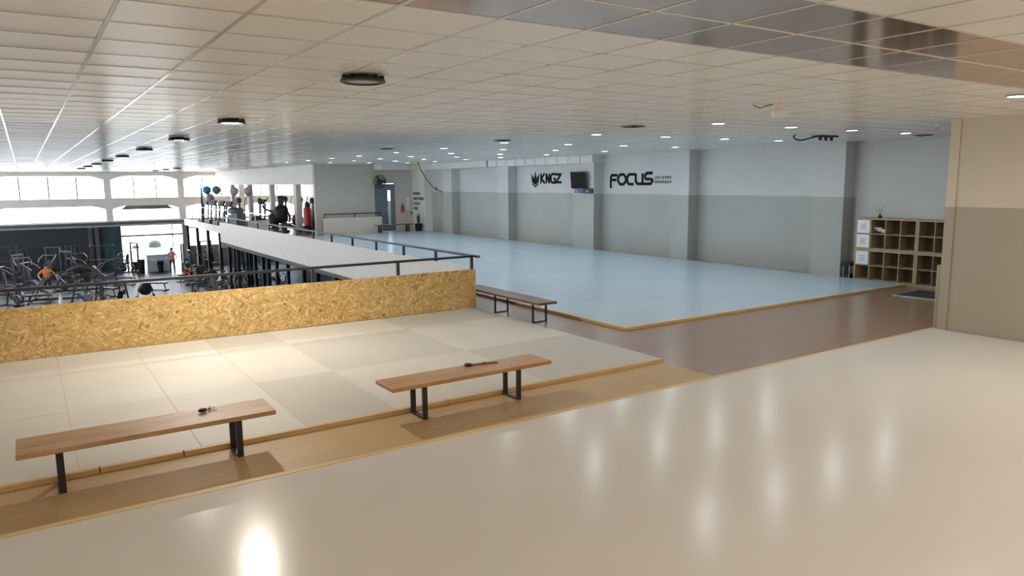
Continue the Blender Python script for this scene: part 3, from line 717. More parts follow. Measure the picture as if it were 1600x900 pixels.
text('plate_lettering', 'BJJ', XP-.021, 21.83, 2.13, .125, t, WHITEP, 1.2, 0)
t = thing('sign_plate', 'small black box beside the blue plate below the screen', 'sign', (XP, 21.1, 2.09))
b = MB(); b.box(-.05, -.28, 0, 0, .28, .19); b.build('plate', BLACK, t, bevel=.008)
b = MB(); b.box(-.053, -.02, .04, -.0505, .0, .15); b.box(-.053, .06, .04, -.0505, .08, .10); b.build('marking', GREYM, t)

# ------------------------------------------------------------------ duct and fittings near the ceiling
t = thing('ventilation_duct', 'white boxed duct of panels under the ceiling above the KNGZ logo', 'duct', (XP, 20.78, 3.20))
for k in range(10):
    b = MB(); b.box(-.10, k*.72, .0, .42, .69+k*.72, .27); b.build('duct_panel', WHITE, t, bevel=.01)
b = MB(); b.box(-.085, .05, .01, .41, 7.19, .262); b.build('core', CONSOLE, t)
t = thing('ventilation_duct', 'white boxed duct continuing to the fan wall', 'duct', (XP, 28.1, 3.20))
for k, (a, c) in enumerate(((0, 2.2), (2.21, 3.9), (3.91, 5.6), (5.61, 7.65))):
    b = MB(); b.box(-.10, a, 0, .42, c, .27); b.build('duct_panel', WHITE, t)
b = MB(); b.box(-.75, 6.7, 0, -.105, 7.65, .27); b.build('duct_panel', plain('yellowed panel', (.80, .70, .50), .5), t)
b = MB(); b.box(-2.2, 6.7, 0, -.755, 7.65, .27); b.build('duct_panel', WHITE, t)
b = MB(); b.path([(15.0, 30.4, ZC), (15.3, 30.7, 3.1), (15.9, 31.2, 2.6), (16.6, 31.9, 2.25), (XP-.02, 32.4, 2.06)], .022, 8)
tag(b.build('hanging_cable', plain('brown cable', (.10, .085, .06), .6), smooth=True), 'dark cable sagging from the ceiling to the pilaster', 'cable')
b = MB(); b.box(-.012, -.012, 0, .012, .012, .62)
o = tag(b.build('cable_conduit', GREYM), 'thin vertical conduit below the sagging cable', 'conduit'); o.location = (XP-.013, 32.4, 1.42)
t = thing('ceiling_speaker', 'small white round speaker hanging from the ceiling', 'speaker', (7.85, 5.9, ZC))
b = MB(); b.lathe([(.065, 0), (.07, -.05), (.055, -.07), (.05, -.075)], n=16); b.build('mount', WHITEP, t, True)
b = MB(); b.lathe([(.05, -.075), (.085, -.085), (.09, -.13), (.07, -.165), (.001, -.175)], n=16); b.build('body', WHITEP, t, True)
b = MB(); b.path([(-.06, .05, -.004), (-.12, .10, -.02), (-.17, .14, -.05), (-.24, .20, -.004)], .006, 6); b.build('lead', BLACK, t)
t = thing('ceiling_camera', 'small white camera on the ceiling near the beige wall', 'camera', (13.2, 6.7, ZC))
b = MB(); b.bar((0, 0, 0), (0, 0, -.06), .03); b.build('mount', WHITEP, t)
b = MB(); b.bar((.06, .02, -.07), (-.10, -.03, -.12), .04, 12); b.build('body', WHITEP, t)
b = MB(); b.bar((-.10, -.03, -.12), (-.112, -.034, -.124), .03, 12); b.build('lens', GREYM, t)
t = thing('projector_mount', 'black bracket with looped cable on the ceiling by the pilaster', 'bracket', (14.6, 9.75, ZC))
b = MB(); b.box(-.30, -.12, -.03, .30, .12, -.001); b.build('plate', BLACK, t)
for x in (-.18, .02, .22):
    b = MB(); b.bar((x, 0, -.03), (x+.02, .02, -.09), .035, 10); b.build('joint', BLACK, t)
b = MB(); b.path([(-.3, 0, -.02), (-.5, .02, -.06), (-.75, .05, -.11), (-.95, .05, -.10), (-1.08, .02, -.05), (-1.05, 0, -.0)], .015, 8); b.build('cable_loop', BLACK, t)
def vent(x, y, lab):
    t = thing('ceiling_vent', lab, 'vent', (x, y, ZC), 0, 'dark ceiling vents'); t.scale = (.5, .5, 1)
    b = MB(); b.box(-.3, -.3, -.012, .3, -.26, 0); b.box(-.3, .26, -.012, .3, .3, 0); b.box(-.3, -.26, -.012, -.26, .26, 0); b.box(.26, -.26, -.012, .3, .26, 0); b.build('frame', CONSOLE, t)
    for k in range(6):
        b = MB(); b.cbox((0, -.21+k*.084, -.008), (.52, .05, .004), Matrix.Rotation(.5, 3, 'X')); b.build('slat', CONSOLE, t)
vent(8.76, 9.5, 'dark square ceiling vent nearest the viewer'); vent(9.0, 14.0, 'dark square ceiling vent, second from the viewer'); vent(8.3, 18.7, 'dark square ceiling vent farthest from the viewer')
vent(16.4, 8.6, 'dark square ceiling vent above the cube shelves')
t = thing('wall_fan', 'black caged wall fan above the blue door', 'fan', (15.3, 35.8, 2.62))
b = MB()
for rr_ in (.10, .18, .26, .34):
    for yy_ in (-.42, -.30): b.path([(rr_*math.cos(k*2*PI/20), yy_+(.04 if rr_ > .3 and yy_ < -.4 else 0), rr_*math.sin(k*2*PI/20)) for k in range(21)], .007, 4)
for k in range(16):
    a = 2*PI*k/16; b.bar((0, -.42, 0), (.34*math.cos(a), -.38, .34*math.sin(a)), .005, 4); b.bar((.34*math.cos(a), -.38, .34*math.sin(a)), (.34*math.cos(a), -.30, .34*math.sin(a)), .005, 4)
b.build('cage', STEEL, t)
for k in range(3):
    a = 2*PI*k/3; q = MB(); q.cbox((.17*math.cos(a), -.36, .17*math.sin(a)), (.26, .012, .17), Matrix.Rotation(-a, 3, 'Y') @ Matrix.Rotation(.4, 3, 'X')); q.build('blade', CONSOLE, t)
b = MB(); b.lathe([(.05, -.38), (.09, -.34), (.10, -.2), (.04, -.14)], axis='y', n=14); b.bar((0, -.2, 0), (.30, -.06, -.02), .03); b.box(.22, -.08, -.12, .46, 0, .08); b.build('motor_arm', STEEL, t)
t = thing('fire_extinguisher', 'red fire extinguisher on the wall right of the blue door', 'extinguisher', (16.65, 35.71, 1.0)); t.scale = (.75, .75, .8)
b = MB(); b.lathe([(.07, 0), (.085, .03), (.085, .36), (.06, .43), (.03, .46)], n=14); b.build('cylinder', REDM, t, True)
b = MB(); b.box(-.03, -.03, .46, .05, .03, .54); b.path([(.03, 0, .50), (.11, 0, .44), (.12, 0, .2), (.10, 0, .05)], .014, 6); b.build('valve', BLACK, t)
b = MB(); b.box(-.05, .05, .1, .05, .119, .3); b.build('bracket', STEEL, t)
b = MB(); b.box(16.9, 35.77, 1.1, 17.1, 35.799, 1.75); tag(b.build('notice_sheet', WHITEP), 'white paper notice beside the fire extinguisher', 'notice')
b = MB(); b.lathe([(.001, 0), (.05, 0), (.05, .03), (.001, .03)], (0, 0, 0), 12, 'y'); o = tag(b.build('alarm_button', BLACK), 'small dark round alarm button on the white pilaster corner', 'button'); o.location = (17.2, 35.76, .95)
t = thing('potted_plant', 'small dark potted plant at the foot of the slogan', 'plant', (17.02, 34.6, .051))
b = MB(); b.lathe([(.13, 0), (.17, .04), (.20, .38), (.18, .38), (.16, .32), (.001, .32)], n=14); b.build('pot', BLACK, t, True)
for k in range(22):
    a = random.uniform(0, 2*PI); l = random.uniform(.3, .68); q = MB(); s_ = random.uniform(.04, .22)
    p1 = Vector((s_*.4*math.cos(a), s_*.4*math.sin(a), .32+l*.55)); p2 = Vector((s_*math.cos(a), s_*math.sin(a), .32+l)); sd = Vector((-math.sin(a), math.cos(a), 0))*.018
    p0 = Vector((.03*math.cos(a), .03*math.sin(a), .3))
    q.add([p0-sd*.6, p0+sd*.6, p1+sd, p1-sd, p2], [(0, 1, 2, 3), (3, 2, 4)]); q.build('leaf', PLANTG, t)

GREYW = GREYM
GREYM = plain('dark machine steel', (.075, .078, .085), .38, metal=.2); CHROME = plain('worn chrome', (.32, .32, .34), .25, metal=.9)
# ------------------------------------------------------------------ gym machines (local: facing -Y, base at the origin)
def spin_bike(lab):
    t = thing('spin_bike', lab, 'exercise bike')
    b = MB(); b.sbar((-.26, -.5, .04), (.26, -.5, .04), .07, .06); b.sbar((-.26, .5, .04), (.26, .5, .04), .07, .06); b.sbar((0, -.5, .05), (0, .5, .05), .06, .06); b.build('base', STEEL, t)
    b = MB(); b.sbar((0, -.45, .07), (0, .02, .55), .06, .07); b.sbar((0, .40, .07), (0, .18, .80), .05, .07); b.sbar((0, .02, .55), (0, .25, .50), .05, .06); b.sbar((0, -.32, .20), (0, -.42, .92), .05, .07); b.build('frame', STEEL, t)
    b = MB(); b.lathe([(.05, -.03), (.25, -.03), (.26, -.02), (.26, .02), (.25, .03), (.05, .03)], (0, -.38, .34), 20, 'x'); b.build('flywheel', CHROME, t)
    b = MB(); b.ball((0, .16, .86), .11, .15, .045, 10, 6); b.build('saddle', PAD, t, True)
    b = MB(); b.path([(-.22, -.62, 1.12), (-.20, -.48, 1.05), (0, -.42, .98), (.20, -.48, 1.05), (.22, -.62, 1.12)], .018, 6); b.build('handlebar', CHROME, t)
    b = MB(); b.lathe([(.001, -.05), (.09, -.05), (.09, .05), (.001, .05)], (0, 0, .42), 14, 'x'); b.bar((-.16, 0, .30), (.16, 0, .54), .015, 6); b.box(-.22, -.05, .27, -.12, .05, .30); b.box(.12, -.05, .53, .22, .05, .56); b.build('crank', GREYM, t)
    return t
def treadmill(lab):
    t = thing('treadmill', lab, 'treadmill')
    b = MB(); b.box(-.40, -.95, .05, .40, .95, .20); b.build('deck', CONSOLE, t, bevel=.02)
    b = MB(); b.box(-.27, -.90, .201, .27, .90, .212); b.build('belt', RUBBER, t)
    for s in (-1, 1):
        b = MB(); b.sbar((s*.40, -.72, .1), (s*.38, -.62, 1.30), .06, .10); b.build('upright', GREYM, t)
        b = MB(); b.bar((s*.38, -.62, 1.0), (s*.38, -.02, .95), .022, 6); b.build('handrail', STEEL, t)
    b = MB(); b.cbox((0, -.66, 1.36), (.80, .10, .36), Matrix.Rotation(-.5, 3, 'X')); b.build('console', BLACK, t, bevel=.02)
    b = MB(); b.box(-.42, -1.15, .02, .42, -.70, .30); b.build('motor_cover', CONSOLE, t, bevel=.04)
    return t
def elliptical(lab):
    t = thing('elliptical_trainer', lab, 'cross trainer')
    b = MB(); b.sbar((-.3, -.8, .04), (.3, -.8, .04), .08, .08); b.sbar((-.3, .9, .04), (.3, .9, .04), .08, .08); b.sbar((0, -.8, .06), (0, .9, .06), .09, .08); b.build('base', STEEL, t)
    b = MB(); b.lathe([(.05, -.13), (.34, -.11), (.38, 0), (.34, .11), (.05, .13)], (0, -.55, .46), 20, 'x'); b.build('drive_shroud', BLACK, t, True)
    b = MB(); b.sbar((0, -.30, .2), (0, -.22, 1.5), .08, .10); b.build('mast', GREYM, t)
    b = MB(); b.ball((0, -.24, 1.62), .19, .06, .17, 10, 7); b.build('console', BLACK, t, True)
    for s in (-1, 1):
        b = MB(); b.path([(s*.26, .10, 1.78), (s*.27, -.04, 1.62), (s*.29, -.12, 1.3), (s*.30, -.16, .9), (s*.28, -.30, .42)], .022, 7); b.build('arm', STEEL, t)
        b = MB(); b.sbar((s*.22, -.55, .40+.12*s), (s*.22, .75, .22), .05, .05); b.cbox((s*.22, .35, .33), (.16, .42, .04)); b.build('pedal_bar', STEEL, t)
    return t
def weight_machine(lab):
    t = thing('weight_machine', lab, 'weight machine')
    b = MB()
    for x in (-.45, .45): b.sbar((x, .5, 0), (x, .5, 2.05), .08, .08)
    b.sbar((-.45, .5, 2.01), (.45, .5, 2.01), .08, .08); b.sbar((-.45, .5, .05), (.45, .5, .05), .08, .08); b.sbar((0, .5, .05), (0, -.7, .05), .08, .08); b.sbar((-.35, -.7, .04), (.35, -.7, .04), .08, .08); b.sbar((0, 0, .05), (0, .05, 1.3), .08, .08); b.build('frame', GREYM, t)
    for k in range(8):
        b = MB(); b.box(-.20, .40, .12+k*.075, .20, .60, .185+k*.075); b.build('weight_plate', BLACK, t)
    b = MB(); b.bar((-.1, .5, .7), (-.1, .5, 2.0), .012, 6); b.bar((.1, .5, .7), (.1, .5, 2.0), .012, 6); b.build('guide_rods', CHROME, t)
    b = MB(); b.box(-.18, -.42, .45, .18, .0, .53); b.build('seat', PAD, t, bevel=.02)
    b = MB(); b.cbox((0, -.02, .90), (.30, .08, .66), Matrix.Rotation(-.15, 3, 'X')); b.build('backrest', PAD, t, bevel=.02)
    b = MB(); b.path([(-.42, .1, 1.55), (-.45, -.3, 1.35), (-.40, -.5, 1.15)], .025, 7); b.path([(.42, .1, 1.55), (.45, -.3, 1.35), (.40, -.5, 1.15)], .025, 7); b.bar((-.42, .1, 1.55), (.42, .1, 1.55), .025, 7); b.build('press_arm', CHROME, t)
    return t
def power_rack(lab, wd=1.3):
    t = thing('power_rack', lab, 'rack')
    for x in (-wd/2, wd/2):
        for y in (-.35, .35):
            b = MB(); b.box(x-.04, y-.04, 0, x+.04, y+.04, 2.1); b.build('upright', GREYM, t)
        b = MB(); b.box(x-.04, -.31, 2.02, x+.04, .31, 2.1); b.build('side_beam', GREYM, t)
    b = MB(); b.box(-wd/2+.04, -.39, 2.02, wd/2-.04, -.31, 2.1); b.build('front_beam', GREYM, t)
    b = MB(); b.bar((-wd/2-.35, -.42, 1.2), (wd/2+.35, -.42, 1.2), .016, 7); b.build('barbell', CHROME, t)
    for s in (-1, 1):
        b = MB(); b.lathe([(.03, -.03), (.21, -.03), (.22, 0), (.21, .03), (.03, .03)], (s*(wd/2+.22), -.42, 1.2), 16, 'x'); b.build('plate', BLACK, t)
    return t
def arc_machine(lab):
    t = thing('leg_press', lab, 'weight machine')
    for s in (-.45, .45):
        b = MB(); b.path([(s, -1.3, .05), (s, -1.1, .75), (s, -.65, 1.25), (s, 0, 1.42), (s, .6, 1.2), (s, 1.1, .6), (s, 1.35, .05)], .035, 8); b.build('arched_tube', GREYM, t, True)
        b = MB(); b.bar((s, -1.0, .95), (s, 1.1, .15), .03, 7); b.build('guide_rail', CHROME, t)
    b = MB(); b.sbar((-.5, -1.3, .04), (.5, -1.3, .04), .08, .08); b.sbar((-.5, 1.3, .04), (.5, 1.3, .04), .08, .08); b.sbar((0, -1.3, .05), (0, 1.3, .05), .08, .08); b.build('base', STEEL, t)
    b = MB(); b.cbox((0, -.5, .95), (.75, .06, .55), Matrix.Rotation(.5, 3, 'X')); b.build('foot_plate', STEEL, t)
    b = MB(); b.cbox((0, .65, .45), (.45, .5, .09), Matrix.Rotation(.35, 3, 'X')); b.build('seat', PAD, t, bevel=.02)
    b = MB(); b.cbox((0, 1.0, .75), (.45, .09, .7), Matrix.Rotation(-.6, 3, 'X')); b.build('backrest', PAD, t, bevel=.02)
    for s in (-1, 1):
        for k in range(2):
            b = MB(); b.lathe([(.03, -.025), (.2, -.025), (.2, .025), (.03, .025)], (s*(.55+.07*k), -.35, .75), 16, 'x'); b.build('plate', BLACK, t)
    return t
def flat_bench(lab):
    t = thing('weight_bench', lab, 'weight bench')
    b = MB(); b.box(-.15, -.6, .40, .15, .6, .48); b.build('pad', PAD, t, bevel=.02)
    b = MB(); b.sbar((-.28, -.5, .03), (.28, -.5, .03), .06, .06); b.sbar((-.28, .5, .03), (.28, .5, .03), .06, .06); b.bar((0, -.5, .05), (0, -.4, .40), .03); b.bar((0, .5, .05), (0, .4, .40), .03); b.sbar((0, -.5, .04), (0, .5, .04), .05, .05); b.build('frame', GREYM, t)
    return t
G = ZG
wm = weight_machine('x'); am = arc_machine('x'); sb = spin_bike('x'); tm = treadmill('x'); el = elliptical('x'); fb = flat_bench('x')
for k, (x, y, r, lab) in enumerate(((-.45, 54.2, .2, 'weight machine with bright press handles, left of the orange shirt'), (1.0, 55.4, -.5, 'weight machine in shade right behind the orange shirt'), (2.6, 55.8, .4, 'weight machine in front of the dark uprights'), (5.55, 56.2, -1.2, 'weight machine silhouetted in the left of the bright doorway'), (-1.3, 49.0, 1.3, 'weight machine at the left picture edge'), (9.1, 53.4, 1.57, 'weight machine against the right door column'), (10.6, 54.4, .5, 'weight machine in front of the lower windows'), (2.2, 52.0, 2.2, 'weight machine in the middle behind the large arched press'), (-.2, 50.8, 1.0, 'weight machine between the orange shirt and the left edge'))):
    place(wm, k == 0, (x, y, G), r, lab, 'weight machines on the gym floor')
for k, (x, y, r, lab) in enumerate(((2.3, 48.4, 1.45, 'large arched leg press in the middle of the gym floor'), (4.3, 51.4, 1.2, 'arched leg press right of the largest one'), (1.2, 45.3, 1.3, 'arched leg press in front, right of the orange shirt'))):
    place(am, k == 0, (x, y, G), r, lab, 'arched machines on the gym floor')
power_rack('grey portal rack with barbell left of the gym door').location = (3.95, 54.6, G)
power_rack('grey rack against the slate wall at the left edge', 1.7).location = (-1.55, 57.2, G)
for k, (x, y, r, lab) in enumerate(((4.6, 49.4, 1.1, 'flat weight bench near the doorway reflection'), (3.4, 44.9, .5, 'flat weight bench behind the top rail'), (.2, 44.2, 1.4, 'flat weight bench left of the white cone'), (5.9, 45.6, .9, 'flat weight bench in the doorway reflection behind the drum fan'))):
    place(fb, k == 0, (x, y, G), r, lab, 'flat benches on the gym floor')
bikes = [(-.95, 44.2, .6), (-.6, 45.9, .2), (1.9, 42.6, 1.1), (2.8, 42.9, .4), (3.9, 42.6, -.6), (7.0, 40.6, .3)]
labs = ['spin bike at the far left behind the board barrier', 'spin bike second from the left behind the barrier', 'spin bike in the middle behind the barrier', 'spin bike right of the middle behind the barrier', 'spin bike left of the drum fan', 'spin bike right of the drum fan']
for k, (x, y, r) in enumerate(bikes): place(sb, k == 0, (x, y, G), r, labs[k], 'spin bikes behind the barrier')
n = 0
for j, y in enumerate((41.0, 43.2, 45.4)):
    for i in range(4):
        x = 8.6+i*1.0+.15*(j % 2)
        place(sb, False, (x, y, G), .5+random.uniform(-.2, .2), 'spin bike under the cardio floor, %s row back, %s from the left' % (ORD[j], ORD[i]), 'spin bikes under the cardio floor')
for k, (x, y, r) in enumerate(((8.6, 50.2, 1.2), (8.55, 46.9, 1.4), (11.6, 50.6, 1.5))):
    place(el, k == 0, (x, y, G), r, 'cross trainer on the gym floor right of the doorway, %s from the left' % ORD[k], 'cross trainers on the gym floor')
# cardio floor upstairs
for k, (x, y, r, lab) in enumerate(((10.55, 44.5, -.9, 'tall dark cross trainer beside the pale balloons'), (11.1, 42.0, -1.0, 'dark cross trainer right of the pale balloons'), (13.7, 46.0, -1.0, 'dark cross trainer behind the colonnade'), (13.6, 42.6, -1.1, 'dark cross trainer behind the nearest columns'), (13.4, 40.0, -1.0, 'dark cross trainer behind the red punching bag'))):
    place(el, False, (x, y, 0), r, lab, 'cross trainers on the cardio floor')
for k, (x, y, r, lab) in enumerate(((10.88, 53.2, -1.4, 'treadmill nearest the arched windows'), (10.88, 50.8, -1.4, 'treadmill under the blue balloon'), (10.88, 48.4, -1.4, 'treadmill right of the blue balloon'), (13.9, 50.5, -1.4, 'treadmill behind the far columns'), (15.6, 44.4, -1.4, 'treadmill behind the middle columns'), (10.88, 46.5, -1.4, 'treadmill next to the tall cross trainer'))):
    place(tm, k == 0, (x, y, 0), r, lab, 'treadmills on the cardio floor')
for k, (x, y, z) in enumerate(((9.78, 51.9, 0),)):
    b = MB(); b.add([(-.12, -.02, 0), (.12, -.02, 0), (.12, .02, 0), (-.12, .02, 0), (-.03, -.012, 2.6), (.03, -.012, 2.6), (.03, .012, 2.6), (-.03, .012, 2.6)], [(0,3,2,1),(4,5,6,7),(0,1,5,4),(1,2,6,5),(2,3,7,6),(3,0,4,7)])
    o = tag(b.build('feather_banner', CONSOLE), 'tall thin dark banner left of the blue balloon', 'banner'); o.location = (x, y, z)
def balloon(lab, loc, m, r=.20):
    t = thing('balloon', lab, 'balloon', loc, 0, 'balloons on the cardio floor')
    b = MB(); b.lathe([(.01, -r*1.18), (r*.30, -r*1.04), (r*.62, -r*.82), (r*.88, -r*.48), (r*.99, -r*.1), (r, r*.1), (r*.92, r*.42), (r*.72, r*.72), (r*.40, r*.94), (.01, r*1.02)], n=20); b.build('skin', m, t, True)
    b = MB(); b.lathe([(.03, -r*1.30), (.012, -r*1.18)], n=8); b.build('knot', m, t)
    b = MB(); b.bar((0, 0, -r*1.30), (0, 0, -loc[2]), .004, 4); b.build('string', WHITEP, t)
BB = plain('blue balloon', (.02, .30, .48), .3); BG = plain('grey balloon', (.22, .22, .27), .3); BP = plain('pale lilac balloon', (.50, .50, .62), .3)
balloon('blue balloon floating above the cardio floor', (10.16, 52.0, 2.18), BB, .27); balloon('grey balloon touching the blue one', (10.74, 51.95, 2.18), BG, .27)
balloon('pale balloon below the blue and grey pair', (10.40, 52.35, 1.66), plain('dusty balloon', (.42, .40, .43), .3), .27)
balloon('pale lilac balloon left of the tall cross trainer', (10.85, 47.45, 2.12), BP, .26); balloon('pale lilac balloon right above the tall cross trainer', (11.2, 45.6, 2.12), BP, .26)
t = thing('cabinet', 'grey cabinet with dark top at the far end of the balcony rail', 'cabinet', (7.58, 34.6, 0))
b = MB(); b.box(0, 0, 0, .38, .55, 1.18); b.build('body', GREYW, t, bevel=.01)
b = MB(); b.box(.382, 0, 0, .76, .55, 1.22); b.build('door', CONSOLE, t, bevel=.01)
b = MB(); b.lathe([(.30, 1.24), (.34, 1.27), (.34, 1.42), (.24, 1.50), (.001, 1.51)], (.40, .275, 0), 20); b.build('rounded_top', CONSOLE, t, True)
# bulky machine and red bag by the balcony rail
t = thing('stepper_machine', 'bulky dark exercise machine behind the balcony rail, left of the red bag', 'exercise machine', (11.15, 39.0, 0), -.6)
b = MB(); b.ball((.04, 0, .98), .38, .34, .50, 12, 8); b.ball((.16, 0, 1.18), .30, .28, .28, 10, 6); b.build('shroud', BLACK, t, True)
b = MB(); b.ball((-.36, -.05, .66), .30, .28, .38, 10, 6); b.build('side_cover', plain('dark brown cover', (.045, .03, .025), .5), t, True)
b = MB(); b.sbar((.0, .1, .9), (.04, .1, 1.75), .22, .22); b.ball((.06, .1, 1.82), .20, .10, .13, 10, 6); b.build('console_mast', BLACK, t)
b = MB(); b.path([(.42, 0, 1.1), (.55, -.1, .8), (.50, -.1, .55)], .05, 7); b.build('arm', BLACK, t); b = MB(); b.path([(-.35, -.1, 1.1), (-.75, -.15, 1.25), (-.85, -.1, 1.45)], .06, 7); b.build('arm', BLACK, t)
b = MB(); b.box(-.5, -.4, 0, .35, .4, .10); b.sbar((.3, 0, .45), (1.15, -.1, .05), .5, .06); b.sbar((-.25, 0, .1), (-.2, 0, .6), .2, .2); b.sbar((.2, 0, .1), (.2, 0, .6), .2, .2); b.build('base', BLACK, t)
t = thing('punching_bag', 'red free standing punching bag with black base beside the white wall', 'punching bag', (12.30, 38.0, 0))
b = MB(); b.lathe([(.14, .35), (.20, .38), (.20, 1.20), (.17, 1.30), (.05, 1.34)], n=16); b.build('bag', REDM, t, True)
b = MB(); b.lathe([(.10, 1.3), (.13, 1.36), (.12, 1.5), (.09, 1.58), (.01, 1.62)], n=14); b.build('head', BLACK, t, True)
b = MB(); b.lathe([(.33, 0), (.34, .12), (.22, .30), (.10, .36)], n=16); b.build('base', BLACK, t, True)
b = MB(); b.lathe([(.08, -.04), (.16, -.04), (.16, .04), (.08, .04)], (.38, -.1, .16), 14, 'y'); b.build('wheel', RUBBER, t)
# counter, bin, fan, cone
t = thing('reception_counter', 'white reception counter in the bright gym doorway', 'counter', (7.55, 56.1, G))
b = MB(); b.box(-.85, -.3, 0, .55, .3, 1.12); b.build('body', plain('pale counter', (.72, .79, .88), .4), t)
b = MB(); b.box(-.92, -.38, 1.12, .62, .36, 1.18); b.build('top', WHITEP, t, bevel=.01)
b = MB(); b.box(.551, -.3, 0, .64, .3, 1.12); b.build('end_panel', WHITEP, t)
t = thing('waste_bin', 'black waste bin in front of the white counter', 'bin', (7.45, 55.3, G))
b = MB(); b.lathe([(.17, 0), (.21, .72), (.19, .72), (.16, .05), (.001, .05)], n=14); bk = b.build('bucket', BLACK, t, True)
b = MB(); b.lathe([(.215, .72), (.215, .78), (.10, .84), (.001, .85)], n=14); b.build('lid', BLACK, t, True)
t = thing('waste_bin', 'tall black bin left of the bright doorway view', 'bin', (6.25, 55.2, G))
b = MB(); b.lathe([(.2, 0), (.24, .9), (.22, .9), (.001, .88)], n=14); b.build('bucket', BLACK, t, True)
b = MB(); b.lathe([(.245, .9), (.24, .96), (.001, .98)], n=14); b.build('lid', BLACK, t, True)
t = thing('drum_fan', 'round black drum fan on the gym floor above the barrier', 'fan', (4.95, 42.9, G), .4)
b = MB(); b.lathe([(.30, -.14), (.33, -.10), (.33, .10), (.30, .14)], (0, 0, .5), 24, 'y'); dr_ = b.build('drum', BLACK, t)
b = MB()
for r_ in (.08, .16, .24): b.path([(r_*math.cos(k*2*PI/16), -.15, .5+r_*math.sin(k*2*PI/16)) for k in range(17)], .008, 4)
b.build('grille', GREYM, dr_)
b = MB(); b.path([(-.40, 0, .5), (-.40, 0, .06), (-.40, -.25, .03)], .02, 6); b.path([(.40, 0, .5), (.40, 0, .06), (.40, -.25, .03)], .02, 6); b.bar((-.4, 0, .06), (.4, 0, .06), .02); b.bar((-.4, 0, .5), (-.33, 0, .5), .02); b.bar((.4, 0, .5), (.33, 0, .5), .02); b.build('stand', STEEL, t)
for s in (-1, 1):
    b = MB(); b.lathe([(.02, -.03), (.09, -.03), (.09, .03), (.02, .03)], (s*.46, .02, .09), 12, 'x'); b.build('wheel', RUBBER, t)
t = thing('floor_cone', 'white cone standing on the gym floor behind the barrier', 'cone', (1.1, 42.8, G))
b = MB(); b.box(-.16, -.16, 0, .16, .16, .03); b.build('foot', WHITEP, t)
b = MB(); b.lathe([(.13, .03), (.05, .5), (.02, .62), (.001, .62)], n=14); b.build('body', WHITEP, t, True)

